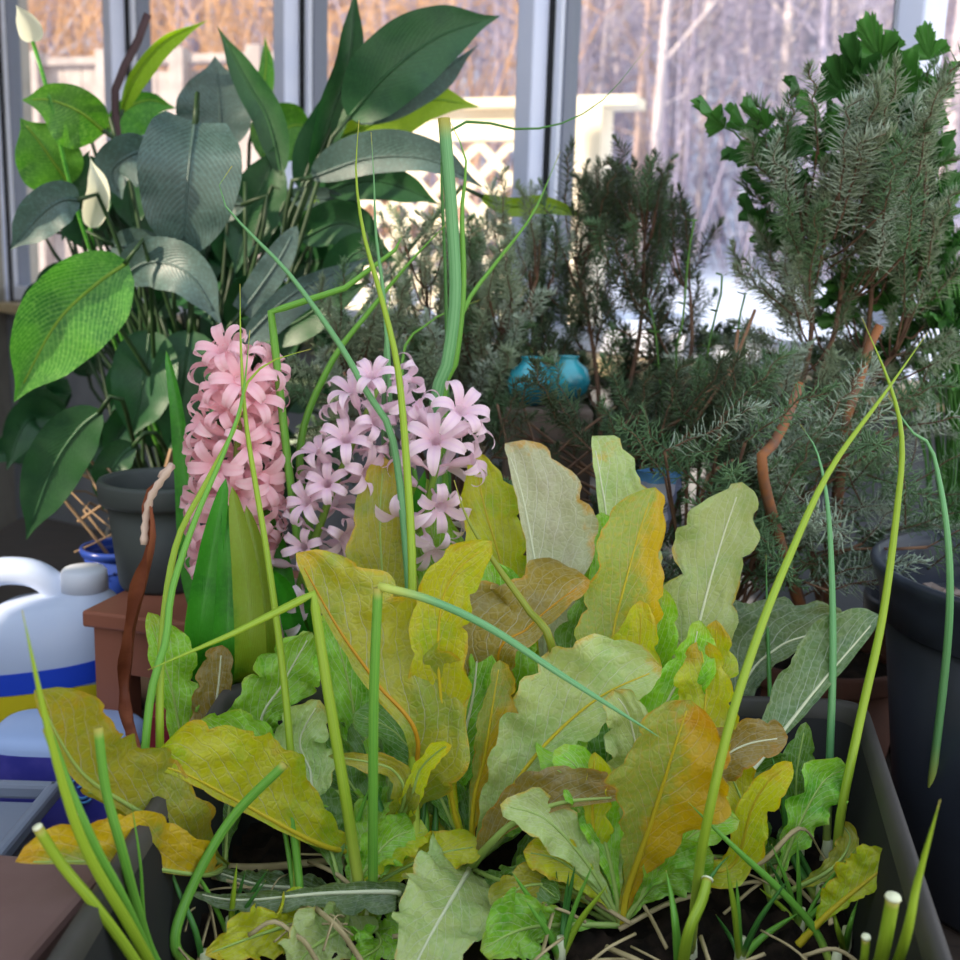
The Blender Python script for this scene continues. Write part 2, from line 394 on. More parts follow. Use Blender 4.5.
# woods, their haze put into pale mauve trunk colours
hazed_bark = [plain('bark_%d' % i, a, .85, b, 6, stretch=(1, 1, .3)) for i, (a, b) in enumerate((('d2c4c4', 'b4a8ae'), ('a49cb0', '8c8498'), ('c8b0a4', 'a8908c'), ('8e8896', '76727e')))]
random.seed(5)
def tree_mesh(h, r, nb):
    mb = MB(); L = R(-.35, .35), R(-.2, .2)
    P = [Vector((L[0]*(k/6)**1.5*h*.25+R(-.04, .04), L[1]*k/6, h*k/6)) for k in range(7)]
    mb.tube(P, [r*(1-.75*k/6) for k in range(7)], 6)
    for i in range(nb):
        k = R(.2, .95); q = P[int(k*6)].lerp(P[min(6, int(k*6)+1)], k*6 % 1); a = R(0, 6.28); ln = R(.5, 1.6)*(1.2-k*.6); up = R(.3, 1.3)
        e1 = q+Vector((math.cos(a), math.sin(a), up))*ln*.5; e2 = e1+Vector((math.cos(a+.3), math.sin(a+.3), up*1.5))*ln*.5
        mb.tube([q, e1, e2], [r*.3, r*.2, .004], 4, cap=False)
        for _ in range(2):
            b2 = a+R(-1.2, 1.2); mb.tube([e1, e1+Vector((math.cos(b2), math.sin(b2), R(.2, 1.4)))*ln*.4], [r*.13, .003], 3, cap=False)
    return mb
protos = []
for i in range(14):
    o = tree_mesh(R(5, 9), R(.035, .09), 16).build('bare_tree', hazed_bark[(0, 1, 2, 0, 1, 3, 1)[i % 7]], None, origin=(0, 0, 0)); protos.append(o)
for i in range(190):
    o = protos[i] if i < 14 else protos[random.randrange(14)].copy()
    if i >= 14: COL.objects.link(o)
    y = 13+R(0, 1)**1.2*21; x = R(-.62, .58)*y*.95
    o.location = (x, y, hz(x, y)-.1); o.rotation_euler = (R(-.06, .06), R(-.1, .1), R(0, 6.28)); sc = R(.8, 1.3); o.scale = (sc*R(.7, 1.5),)*2+(sc,)
    tag(o, 'bare slender tree standing in the pale winter woods outside the windows', 'tree', 'bare trees in the woods')
mb = [MB(), MB()]
for i in range(5200):
    y = 10.5+R(0, 1)*18; x = R(-.6, .55)*y; z = hz(x, y)
    if y < 13.5 and x > 0 and R(0, 1) < .85: continue
    h = R(.5, 3.0); a = R(-.5, .5); q = Vector((x, y, z))
    e = q+Vector((a*h, R(-.3, .3), h)); e2 = e+Vector((R(-.6, .6), R(-.2, .2), R(-.1, .7)))*h*.5
    tb_ = mb[0 if x < -.5+R(-1.5, 1.5) else 1]; tb_.tube([q, e, e2], [R(.006, .016), .008, .003], 3, cap=False)  # brush on the left gets tan, sunlight put into its colour
    for _ in range(2): w_ = Vector((R(-1, 1), R(-.4, .4), R(-.2, .9)))*h*.4; tb_.tube([e, e+w_*.6, e+w_+Vector((0, 0, R(-.1, .2)))], [.008, .005, .003], 3, cap=False)
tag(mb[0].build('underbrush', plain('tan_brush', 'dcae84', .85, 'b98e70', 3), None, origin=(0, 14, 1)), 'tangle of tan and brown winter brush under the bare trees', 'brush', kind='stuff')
tag(mb[1].build('underbrush', hazed_bark[1], None, origin=(0, 14, 1)), 'tangle of mauve grey winter brush under the bare trees', 'brush', kind='stuff')
# ================================================================ tubs, pots and things on the bench
random.seed(21)
BZ = .40
soilm = plain('potting_soil', '17130f', .95, '2a211a', 60, bump=1.0, spec=.1)
blackp = plain('black_plastic', '20242c', .38, '2a2f39', 7, spec=.5)
def soil_mesh(poly_or_r, c, z, amp=.006, n=26):
    """uneven soil disc / quad filled as a grid"""
    mb = MB(); vs = []
    for i in range(n+1):
        for j in range(n+1):
            if isinstance(poly_or_r, (int, float)):
                a, b = 2*i/n-1, 2*j/n-1; x = c[0]+poly_or_r*a*math.sqrt(max(0, 1-b*b/2)); y = c[1]+poly_or_r*b*math.sqrt(max(0, 1-a*a/2))
            else:
                A, B, C_, D_ = [Vector(q) for q in poly_or_r]; p = A.lerp(B, i/n).lerp(D_.lerp(C_, i/n), j/n); x, y = p.x, p.y
            vs.append((x, y, z+amp*noise.noise(Vector((x*60, y*60, 0)))+amp*noise.noise(Vector((x*160, y*160, 3)))))
    for i in range(n):
        for j in range(n): a = i*(n+1)+j; mb.f.append((a, a+n+1, a+n+2, a+1)); mb.mi.append(0)
    mb.v = [tuple(v) for v in vs]; mb.uv = [(0, 0)]*len(vs)
    return mb
def round_pot(name, x, y, z0, z1, r, mat, label, cat='pot', group=None, rimh=.025, lip=.006, soil=True, ri=None, tilt=0):
    e = empty(name, (x, y, z0), label, cat, group); h = z1-z0
    MB().lathe([(.0, z0), (r*.76, z0), (r*.8, z0+.005), (r*.97, z1-rimh), (r*.97-.004, z1-rimh), (r*.94, z1-rimh-.005), (r*.77, z0+.008), (0, z0+.008)], 40, (x, y, 0)).build('body', mat, e)
    MB().lathe([(r*.94, z1-rimh-.003), (r+lip, z1-rimh), (r+lip+.001, z1-rimh+.004), (r+lip+.002, z1-.004), (r+lip, z1), (r+lip-.004, z1), (r-.001, z1-.004), (r*.955, z1-rimh-.003)], 48, (x, y, 0)).build('rim', mat, e)
    if soil: tag(soil_mesh(r*.93, (x, y), z1-.03).build('soil', soilm, e), kind='stuff')
    return e
# main planter: four-sided plastic tub, a little wider at the back
PQ = [(-.215, .36), (.222, .36), (.338, .905), (-.21, .905)]
def ring(off, z, rr=.035, k=6):
    c = Vector((.04, .64)); out = []
    for i in range(4):
        p0, p, p1 = Vector(PQ[i-1]), Vector(PQ[i]), Vector(PQ[(i+1) % 4])
        a = (p0-p).normalized(); b = (p1-p).normalized(); bis = (a+b).normalized()
        q = p-bis*off*1.35
        for j in range(k+1):
            t = j/k; q0 = q+a*rr; q2 = q+b*rr
            w = q0*(1-t)**2+q*2*t*(1-t)+q2*t*t; out.append((w.x, w.y, z))
    return out
tub = empty('planter', (.04, .64, BZ), 'large dark plastic planter tub full of lettuces and green onions', 'planter')
def loft(rings, mb=None):
    mb = mb or MB(); k = len(rings[0]); vs = [v for r_ in rings for v in r_]; fs = []
    for i in range(len(rings)-1):
        for j in range(k): fs.append((i*k+j, i*k+(j+1) % k, (i+1)*k+(j+1) % k, (i+1)*k+j))
    return mb.add(vs, fs)
tubm = plain('tub_plastic', '0d0c0b', .7, '131210', 8)
rimm = plain('tub_rim', '3a3734', .55, '45413e', 14)
loft([ring(-.03, BZ+.002), ring(-.002, .624), ring(-.007, .624), ring(-.034, BZ+.01)]).build('body', tubm, tub)
loft([ring(-.006, .622), ring(.004, .622), ring(.006, .625), ring(.006, .635), ring(.004, .639), ring(.000, .640), ring(-.005, .637), ring(-.007, .622)]).build('rim', rimm, tub)
MB().add([Vector(v) for v in ring(-.03, BZ+.004)], [tuple(range(28))]).build('base', tubm, tub)
q = .018; PS = [(PQ[0][0]+q, PQ[0][1]+q), (PQ[1][0]-q, PQ[1][1]+q), (PQ[2][0]-q, PQ[2][1]-q), (PQ[3][0]+q, PQ[3][1]-q)]
SO = .52
tag(soil_mesh(PS, None, SO, .012, 90).build('soil', soilm, tub), kind='stuff')
# brown storage box at the near left
bx = empty('storage_box', (-.36, .52, BZ), 'flat brown box top beside the near left corner of the planter', 'box')
bxm = plain('brown_box', '7c625c', .55, '6d534d', 9)
mb = MB(); M_ = Matrix.Rotation(-.12, 3, 'Z'); mb.box((-.385, .50, .495), (.24, .34, .19), M_); mb.build('body', bxm, bx, smooth=False, bevel=.006)
MB().box((-.385, .50, .598), (.26, .36, .016), M_).build('lid', bxm, bx, smooth=False, bevel=.005)
# dry crumb on the box
# grey-blue tray
tr = empty('seed_tray', (-.46, .93, BZ), 'shallow blue-grey plastic tray at the left edge beyond the box', 'tray')
MB().box((-.50, .87, .45), (.2, .16, .095)).build('body', plain('tray_grey', '7d8595', .45), tr, smooth=False, bevel=.006)
mb = MB(); mb.box((-.50, .955 , .505), (.23, .012, .016)); mb.box((-.50, .785 , .505), (.23, .012, .016)); mb.box((-.39, .87, .505), (.012, .18, .016)); mb.box((-.61, .87, .505), (.012, .18, .016)); mb.build('rim', MATS['tray_grey'], tr, smooth=False, bevel=.004)
# ---------- bleach jug
jugm = plain('white_jug_plastic', 'bccbe6', .38, 'c6d3ea', 10, transl=.1)
JX, JY = U(40, 640, 1.25).x+.01, 1.25
jug = empty('bleach_jug', (JX, JY, BZ), 'white plastic jug with looped handle and blue and yellow label', 'jug')
def sec(z, a, b, cx=0, k=40, p=2.6):
    out = []
    for j in range(k):
        t = 2*math.pi*j/k; c, s_ = math.cos(t), math.sin(t)
        out.append((JX+cx+a*abs(c)**(2/p)*(1 if c > 0 else -1), JY+b*abs(s_)**(2/p)*(1 if s_ > 0 else -1), z))
    return out
jb = U(40, 560, 1.25).z   # top of the handle
body = loft([sec(BZ+.004, .08, .05), sec(BZ+.01, .088, .058), sec(jb-.115, .09, .06), sec(jb-.088, .089, .059), sec(jb-.068, .083, .054, .004), sec(jb-.052, .066, .046, .018), sec(jb-.043, .046, .038, .034, p=2.2), sec(jb-.037, .028, .028, .046, p=2), sec(jb-.03, .025, .025, .046, p=2)])
body.f.append(tuple(range(40))[::-1]); body.mi.append(0)
body.build('body', jugm, jug)
hp = [(JX+.024, JY, jb-.052), (JX+.010, JY, jb-.032), (JX-.010, JY, jb-.018), (JX-.035, JY, jb-.014), (JX-.060, JY, jb-.018), (JX-.076, JY, jb-.036), (JX-.076, JY, jb-.066), (JX-.07, JY, jb-.10)]
MB().tube(spline(hp, 26), .0165, 14).build('handle', jugm, jug)
MB().lathe([(0, jb-.008), (.023, jb-.008), (.026, jb-.012), (.027, jb-.034), (0, jb-.034)], 30, (JX+.046, JY, 0)).build('cap', plain('cap_white', 'd5dbe6', .4), jug)
def wrap(z0, z1, a0, a1, skew, mat, nm, g=.0015, k=26, par=None):
    mb = MB(); vs = []
    for i in range(k+1):
        t = lerp(a0, a1, i/k); c, s_ = math.cos(t), math.sin(t)
        x = JX+(.09+g)*abs(c)**(2/2.6)*(1 if c > 0 else -1); y = JY+(.06+g)*abs(s_)**(2/2.6)*(1 if s_ > 0 else -1)
        dz = skew*(x-JX); vs += [(x, y, z0+dz), (x, y, z1+dz)]
    mb.add(vs, [(2*i, 2*i+2, 2*i+3, 2*i+1) for i in range(k)]); return mb.build(nm, mat, par or jug)
zt = jb-.112
lab = wrap(zt-.085, zt-.022, -math.pi, 0, .0, plain('label_yellow', 'cfc020', .4), 'label', .0008); lab['label'] = 'yellow, blue and red printed label'
wrap(zt-.030, zt-.004, -math.pi, 0, .16, plain('label_blue', '2348c8', .35), 'blue_band', .0018, par=lab)
wrap(zt-.085, zt-.052, -.75, 0, 0, plain('label_red', 'c8283a', .4), 'red_patch', .0022, par=lab)
def text(name, body, loc, size, mat, parent, rot=(math.pi/2, 0, 0)):
    c = bpy.data.curves.new(name, 'FONT'); c.body = body; c.size = size; c.extrude = .0003; c.align_x = 'CENTER'
    tmp = bpy.data.objects.new(name, c); COL.objects.link(tmp)
    bpy.context.view_layer.update(); me = bpy.data.meshes.new_from_object(tmp.evaluated_get(bpy.context.evaluated_depsgraph_get())); bpy.data.objects.remove(tmp)
    o = bpy.data.objects.new(name, me); COL.objects.link(o); me.materials.clear(); me.materials.append(mat)
    o.parent = parent; o.location = Vector(loc)-WP(parent); o.rotation_euler = rot; return o
text('printed_word', 'ity', (JX+.042, JY-.0585, zt-.043), .022, plain('ink', '2e3a22', .6), lab)
# ---------- laundry bottle with purple label, lower left
BX, BY = U(70, 790, 1.06).x, 1.06
bt = empty('detergent_bottle', (BX, BY, BZ), 'pale bottle with purple swirl label standing below the white jug', 'bottle')
z_lab1 = U(70, 758, BY-.05).z; z_lab0 = U(70, 838, BY-.05).z
def rsec(z, a, b, k=36):
    return [(BX+a*abs(math.cos(t))**.6*(1 if math.cos(t) > 0 else -1), BY+b*abs(math.sin(t))**.6*(1 if math.sin(t) > 0 else -1), z) for t in [2*math.pi*j/k for j in range(k)]]
zb = U(70, 722, BY).z
m_ = loft([rsec(BZ+.003, .07, .045), rsec(BZ+.01, .078, .05), rsec(z_lab1+.004, .078, .05), rsec(zb-.004, .07, .045), rsec(zb, .06, .036)]); m_.f.append(tuple(range(4*36, 5*36))); m_.mi.append(0)
m_.build('body', plain('bottle_plastic', '9db4dd', .35), bt)
m_ = loft([rsec(z_lab0, .0788, .0508), rsec(z_lab1, .0788, .0508)]); lb2 = m_.build('label', plain('purple_label', '3f3f9c', .4, '5450ad', 30), bt)
c_ = (BX+.032, BY-.0515, (z_lab0+z_lab1)/2+.008)
def swirl(r, w, a0, a1):
    P = [Vector((c_[0]+r*(1-.25*i/20)*math.cos(lerp(a0, a1, i/20)), c_[1], c_[2]+r*(1-.25*i/20)*math.sin(lerp(a0, a1, i/20)))) for i in range(21)]
    return MB().tube(P, w, 6)
for r_, a0 in ((.015, .4), (.0075, 3.4)): swirl(r_, .0014, a0, a0+5.2).build('swirl', plain('swirl_blue', '5a9ad0', .4), lb2)
# ---------- wooden stool
SX, SY, SZ = -.262, 1.17, .636
st = empty('wooden_stool', (SX, SY, BZ), 'small brown wooden stool with square top carrying a dark pot', 'stool')
wd = plain('stool_wood', '8a5440', .5, '74432f', 5, stretch=(1, 1, .15))
MS = Matrix.Rotation(math.radians(-14), 3, 'Z')
MB().box((SX, SY, SZ-.009), (.25, .22, .018), MS).build('stool_top', wd, st, smooth=False, bevel=.003)
for a, b in ((-.1, -.085), (.1, -.085), (-.1, .085), (.1, .085)):
    o_ = MS @ Vector((a, b, 0)); MB().box((SX+o_.x, SY+o_.y, (BZ+SZ-.018)/2), (.034, .034, SZ-.018-BZ), MS).build('leg', wd, st, smooth=False, bevel=.002)
for a, b, l, w in ((0, -.088, .17, .016), (0, .088, .17, .016), (-.105, 0, .016, .14), (.105, 0, .016, .14)):
    o_ = MS @ Vector((a, b, 0)); MB().box((SX+o_.x, SY+o_.y, SZ-.045), (l, w, .05), MS).build('apron', wd, st, smooth=False)
# dark pot standing on the stool
pp = U(163, 500, 1.2)
round_pot('nursery_pot', pp.x, 1.2, SZ, U(160, 478, 1.2).z, .062, plain('grey_green_pot', '3d433f', .55, '33383a', 10), 'dark grey-green nursery pot standing on the brown stool')
# pots behind: blue bowl, black saucer
p_ = U(118, 560, 1.42)
round_pot('blue_bowl', p_.x, 1.42, p_.z-.04, p_.z+.02, .045, plain('blue_glaze', '27408c', .25), 'small dark blue glazed bowl on the block behind the stool', 'bowl', rimh=.01, lip=.002)
bk = MB().box((p_.x, 1.47, (BZ+p_.z-.04)/2), (.2, .16, p_.z-.04-BZ)); tag(bk.build('crate', plain('crate_dark', '33281f', .8), None, smooth=False, bevel=.004, origin=(p_.x, 1.47, BZ)), 'dark wooden block under the small blue bowl', 'crate')
# red box between the stool and the planter
p_ = U(153, 735, 1.0)
tag(MB().box((p_.x+.014, 1.0, (BZ+p_.z+.03)/2), (.03, .05, p_.z+.03-BZ)).build('carton', plain('red_card', '8c2233', .6), None, smooth=False, bevel=.002, origin=(p_.x+.014, 1.0, BZ)), 'narrow red carton standing behind the planter by the stool', 'carton')
# ---------- big black pot, right edge
RX, RY, RZ = .555, 1.0, .735
e = empty('black_pot', (RX, RY, BZ), 'big round black plastic pot with wide rim at the right edge', 'pot')
r = .165
MB().lathe([(0, BZ+.002), (r*.70, BZ+.002), (r*.74, BZ+.01), (r*.96, RZ-.055), (r*.93, RZ-.055), (r*.9, RZ-.07), (0, BZ+.02)], 48, (RX, RY, 0)).build('body', blackp, e)
MB().lathe([(r*.93, RZ-.058), (r*.985, RZ-.056), (r*1.0, RZ-.03), (r*1.05, RZ-.012), (r*1.07, RZ-.004), (r*1.06, RZ), (r*1.03, RZ), (r*.98, RZ-.012), (r*.94, RZ-.058)], 56, (RX, RY, 0)).build('rim', plain('black_rim', '39404e', .33, '2b303b', 12), e)
tag(soil_mesh(r*.93, (RX, RY), RZ-.07).build('soil', soilm, e), kind='stuff')
chip = plain('wood_chips', 'a8968c', .85, '7d6b62', 40)
mb = MB()
for i in range(420):
    a, q = R(0, 6.28), r*.88*R(0, 1)**.5; c = Vector((RX+q*math.cos(a), RY+q*math.sin(a), RZ-.064+R(0, .022)))
    M = Matrix.Rotation(R(0, 6), 3, 'Z') @ Matrix.Rotation(R(-1, 1), 3, 'X'); s_ = R(.004, .011)
    mb.box(c, (s_*2, s_, s_*.5), M)
tag(mb.build('bark_mulch', chip, e, smooth=False), kind='stuff')
# ---------- pots of the background plants
terr = plain('terracotta', '6b4536', .8, '59392d', 12)
POTS = {}
for key, px, y, z1, r, mat, lab in (
    ('lily', 200, 1.62, .60, .13, plain('dark_glazed_pot', '2a2c2a', .4), 'dark pot hidden under the peace lily leaves'),
    ('ros_l', 455, 1.42, .56, .10, terr, 'terracotta pot under the grey-green rosemary beside the peace lily'),
    ('ros_m', 610, 1.42, .56, .105, blackp, 'black pot under the dark rosemary in front of the middle window post'),
    ('ros_r', 830, 1.28, .56, .11, terr, 'terracotta pot under the tall rosemary on the right'),
    ('herb', 700, 1.25, .54, .08, blackp, 'black pot of thin trailing herbs between the two dark rosemaries'),
    ('pars', 905, 1.36, .60, .09, blackp, 'black pot of parsley behind the tall rosemary on the right')):
    x = U(px, 500, y).x
    if key == 'pars': x = .60
    POTS[key] = Vector((x, y, z1-.03)); round_pot('plant_pot', x, y, BZ, z1, r, mat, lab)
for key, px, y, r, lab in (('hy1', 238, 1.0, .058, 'plastic pot of the upright pink hyacinth behind the planter'), ('hy2', 352, 1.03, .065, 'plastic pot of the two leaning pale pink hyacinths')):
    x = U(px, 660, y).x; POTS[key] = Vector((x, y, .585)); round_pot('plant_pot', x, y, BZ, .61, r, plain('olive_pot', '4b4a3e', .55), lab)
# teal glass ball pair and scraps on the sill side
tealm = plain('teal_glaze', '2f9fae', .18, '1d5f70', 22, spec=.7)
for px, py, dep, r, l in ((531, 383, 1.27, .028, 'small round teal glazed vase, the left one behind the middle rosemary'), (568, 380, 1.27, .026, 'small round turquoise glazed vase, the right one behind the middle rosemary')):
    p = U(px, py, dep); e = empty('glazed_vase', (p.x, dep, p.z-r*.9), l, 'vase')
    MB().lathe([(0, p.z-r*.9), (r*.5, p.z-r*.9), (r*.85, p.z-r*.5), (r, p.z), (r*.85, p.z+r*.55), (r*.45, p.z+r*.85), (r*.4, p.z+r), (r*.5, p.z+r*1.08), (r*.3, p.z+r*1.08), (r*.3, p.z+r*.6)], 32, (p.x, dep, 0)).build('body', tealm, e)
p = U(548, 406, 1.27)
tag(MB().box((p.x, 1.27, (BZ+p.z)/2), (.10, .07, p.z-BZ)).build('wooden_block', plain('pale_block', '75655a', .8, '62554c', 8), None, smooth=False, bevel=.004, origin=(p.x, 1.27, BZ)), 'greyish wooden block carrying the two teal vases', 'block')
# tan ledge board below the window sill with the fallen leaf
a_, b_ = U(505, 352, 1.83), U(560, 352, 1.78)
e = empty('ledge_shelf', (a_.x, 1.84, BZ), 'short tan shelf on two uprights below the window sill', 'shelf')
MB().box(((a_.x+b_.x)/2-.01, 1.84, a_.z-.03), (.16, .11, .02)).build('board', plain('tan_shelf', 'c4b191', .6), e, smooth=False, bevel=.002)
for sx in (-.07, .06): MB().box(((a_.x+b_.x)/2-.01+sx, 1.86, (a_.z-.04+BZ)/2), (.02, .02, a_.z-.04-BZ)).build('upright', MATS['tan_shelf'], e, smooth=False)
# blue and white wrapper
p = U(660, 490, 1.12); random.seed(3)
e = empty('crumpled_wrapper', (p.x, 1.12, p.z-.045), 'crumpled blue and white wrapper among the stems behind the lettuce', 'wrapper')
mb = MB(); vs = []; K = 12
for i in range(K+1):
    for j in range(K+1):
        a = i/K*1.7*math.pi; t = j/K; rr = .018*(.6+.7*t)+.006*noise.noise(Vector((i*.8, j*.7, 1)))
        vs.append((p.x+rr*math.cos(a), 1.12+rr*math.sin(a)*.8, p.z-.045+.065*t+.006*noise.noise(Vector((i*.5, j, 4)))))
mb.add(vs, [(i*(K+1)+j, (i+1)*(K+1)+j, (i+1)*(K+1)+j+1, i*(K+1)+j+1) for i in range(K) for j in range(K-2)]); mb.build('sheet', plain('wrapper_white', 'b9bcd2', .5, '8f95b5', 20), e)
mb = MB(); mb.add(vs, [(i*(K+1)+j, (i+1)*(K+1)+j, (i+1)*(K+1)+j+1, i*(K+1)+j+1) for i in range(K) for j in range(K-2, K)]); mb.build('blue_end', plain('wrapper_blue', '5b93c9', .5), e)
# ================================================================ lettuces
random.seed(7)
YG, GR, PG, OL, BZc, OR, DG, PUR = [None]*8
L_ = dict(
 green=leafmat('lettuce_green', '64ac20', '8cc42c', 'a4bc38', (0, .1, 0), vein='b3cf70', edge=.1),
 pale=leafmat('lettuce_pale', '9cb866', 'b0c070', 'c4a83c', (0, .15, -.05), edge=.1, vein='c3ca98', transl=.3, veinf=.4),
 yel=leafmat('lettuce_yellow', 'a4c41c', 'c8ca1c', 'd0ac1c', (0, .1, .02), vein='c0bc50', transl=.4, edge=.15, veinf=.4),
 gold=leafmat('lettuce_gold', '9cac48', 'd2b012', 'cc981c', (.30, -.12, .02), vein='cdb038', transl=.38, edge=.12, veinf=.35),  # across bias gilds one half, painting in light coming through the leaf
 goldl=leafmat('lettuce_gold_left', '98a84a', 'd8ac10', 'c8901c', (-.30, -.12, .05), vein='cdb038', transl=.38, edge=.12, veinf=.35),  # same painted lit half, on the left side
 olive=leafmat('lettuce_olive', '8a9a2a', 'aaa62a', 'c8a01e', (0, .15, -.04), vein='9a9650', edge=.16, veinf=.35),
 bronze=leafmat('lettuce_bronze', '8a7a4c', '968030', 'b8841c', (0, .15, -.06), vein='a0966c', edge=.12, veinf=.4),
 grey=leafmat('lettuce_grey', 'a09a7c', 'a8a880', 'bc8c3c', (0, .1, 0), vein='b9b694', edge=.12, transl=.2, veinf=.4),
 dark=leafmat('lettuce_dark', '44761f', '5e8c2c', '768f34', (0, .1, 0), vein='84a452', edge=.1),
 deep=leafmat('lettuce_deep', '46663a', '5c783c', '6e803c', (0, .1, 0), vein='8fa370', spec=.6, edge=.1),
)
ribs = dict(w=plain('rib_white', 'd8dcb8', .4, transl=.15), y=plain('rib_yellow', 'd2bf2e', .4, transl=.2), g=plain('rib_green', 'a9c468', .4, transl=.2), o=plain('rib_orange', 'cf9a24', .4, transl=.2))
def crown(px, py, z=SO+.01): return G(px, py, z)
CR = dict(A=(470, 868), B=(622, 925), C=(668, 850), D=(535, 800), E=(385, 850), Fp=(225, 868), H=(345, 905), K=(770, 900), M=(575, 760))
LB = dict(A='lettuce at the planter centre whose bronze leaf arches right', B='lettuce near the bottom edge with one tall half golden leaf',
 C='lettuce on the right with a broad pale toothed leaf rising high', D='tall lettuce at the centre back with bronze-tipped upright leaves',
 E='lettuce below the pale hyacinth with a big olive triangular leaf', Fp='lettuce on the left whose yellow-green leaves reach over the stool',
 H='low ruffled lettuce at the very bottom front of the planter', K='lettuce at the lower right corner with a folded yellow leaf', M='lettuce behind the centre with small crinkled bright green leaves')
LP = {}
for k, (x, y) in CR.items():
    c = crown(x, y); LP[k] = (empty('lettuce', c, LB[k], 'lettuce', 'lettuces in the planter'), c)
def LL(pl, mat, pts, wl, wr, rib='g', base=True, d0=None, **kw):
    e, c = LP[pl]; P = P3(pts)
    if base: P = [c]+P
    dm = sum(p.y for p in P)/len(P)/F*1.04
    o = dict(prof=prof_lettuce, fl=.35, fr=.35, ruf=.28, rk=5, lob=.55, lk=9, n=70, m=10, bump=.10)
    o.update(kw); rr = o.pop('ribr', .0026)
    return leaf_obj('leaf', L_[mat], e, P, wl*dm, wr*dm, rib=ribs[rib], ribr=rr, **o)
# plant, material, points (px, py, depth) from crown to tip, half widths px, ...
# --- back row
LL('D', 'grey', [(545, 640, .9), (532, 545, .93), (520, 487, .95), (505, 443, .97)], 9, 56, 'w', ruf=.08, fl=.2, fr=.15, curl=.1)
LL('D', 'pale', [(585, 650, .92), (606, 540, .95), (600, 475, .97), (592, 436, .99)], 8, 62, 'w', ruf=.08, fr=.1)
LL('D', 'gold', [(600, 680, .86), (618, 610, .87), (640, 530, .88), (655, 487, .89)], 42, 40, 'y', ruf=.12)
LL('C', 'pale', [(678, 720, .88), (700, 620, .9), (722, 540, .92), (742, 482, .93)], 50, 42, 'w', lob=.6, lk=8, ruf=.14, fl=.15, fr=.3)
LL('D', 'yel', [(520, 640, .94), (500, 560, .97), (484, 505, .98), (474, 452, 1.0)], 32, 40, 'y', fr=.2)
LL('E', 'olive', [(392, 720, .92), (384, 600, .94), (380, 520, .95), (384, 457, .97)], 36, 30, 'g', ruf=.1)
LL('D', 'green', [(470, 640, .95), (440, 570, .98), (430, 520, .99), (425, 478, 1.0)], 38, 38, 'g')
LL('M', 'dark', [(570, 640, 1.0), (566, 570, 1.01), (560, 500, 1.02)], 38, 38, 'g')
LL('M', 'dark', [(500, 640, 1.0), (490, 560, 1.01), (500, 520, 1.02)], 40, 40, 'g')
LL('M', 'green', [(596, 640, .93), (603, 570, .94), (601, 512, .95)], 26, 26, 'g', prof=prof_spoon, bump=.2)
LL('M', 'green', [(578, 640, .93), (570, 580, .93), (560, 535, .94)], 24, 24, 'g', prof=prof_spoon, bump=.22)
LL('C', 'dark', [(660, 700, .97), (668, 640, .98), (676, 580, 1.0)], 44, 44, 'g')
LL('C', 'dark', [(640, 700, .99), (630, 620, 1.01), (650, 560, 1.03)], 30, 40, 'g')
LL('C', 'green', [(650, 720, .88), (655, 640, .87), (664, 588, .87)], 20, 26, 'g', prof=prof_spoon)
# --- right side
LL('C', 'deep', [(740, 690, .93), (777, 648, .95), (812, 634, .96), (848, 622, .97)], 62, 14, 'w', ruf=.1, fl=.2)
LL('C', 'deep', [(735, 660, .98), (728, 630, .99), (735, 600, 1.0)], 30, 30, 'w')
LL('C', 'deep', [(735, 790, .80), (780, 735, .84), (822, 682, .87), (880, 615, .9)], 50, 10, 'w', prof=prof_spoon, ruf=.1, lob=.2, ribr=.003)
LL('C', 'yel', [(690, 780, .84), (704, 700, .85), (715, 660, .86), (716, 620, .86)], 32, 26, 'y', ruf=.3, rk=7)
LL('C', 'yel', [(690, 790, .80), (700, 740, .8), (706, 690, .81), (700, 640, .82)], 34, 34, 'y', ruf=.3, rk=6)
LL('C', 'bronze', [(694, 800, .78), (715, 765, .78), (745, 745, .78), (788, 737, .78)], 40, 26, 'w', ruf=.2)
LL('C', 'yel', [(705, 870, .76), (735, 862, .755), (752, 808, .75), (770, 780, .745), (792, 762, .74)], 16, 27, 'y', ruf=.15, lob=.5, base=True)
LL('C', 'dark', [(760, 860, .8), (792, 830, .82), (797, 770, .83), (806, 722, .84)], 16, 18, 'g')
LL('K', 'yel', [(798, 945, .70), (830, 912, .70), (866, 882, .7), (897, 858, .7)], 34, 12, 'y', ruf=.25, rk=6, lob=.4, base=False, ribr=.003)
LL('K', 'olive', [(830, 870, .76), (850, 840, .78), (838, 820, .79)], 14, 14, 'g')
# --- centre
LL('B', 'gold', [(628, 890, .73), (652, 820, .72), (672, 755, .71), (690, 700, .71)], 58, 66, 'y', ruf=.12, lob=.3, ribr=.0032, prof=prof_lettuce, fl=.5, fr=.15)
LL('B', 'yel', [(610, 900, .74), (597, 860, .74), (592, 800, .74), (595, 752, .74)], 10, 24, 'y', ruf=.2)
LL('A', 'pale', [(505, 800, .78), (545, 745, .78), (600, 697, .78), (662, 668, .78)], 74, 30, 'y', ruf=.16, lob=.4, bump=.1, fl=.2)
LL('A', 'bronze', [(492, 842, .76), (515, 822, .75), (560, 803, .74), (622, 797, .73)], 44, 8, 'g', ruf=.12, ribr=.0045, lob=.25, fl=.25)
LL('A', 'yel', [(452, 800, .80), (443, 720, .79), (438, 640, .785), (450, 580, .785), (492, 541, .78)], 32, 36, 'y', ruf=.15, lob=.45)
LL('A', 'green', [(450, 800, .82), (462, 745, .82), (474, 690, .83), (478, 640, .84)], 12, 40, 'w', ruf=.25, ribr=.0032)
LL('A', 'gold', [(474, 800, .80), (484, 760, .8), (492, 710, .8), (500, 660, .81)], 14, 34, 'y', ruf=.2)
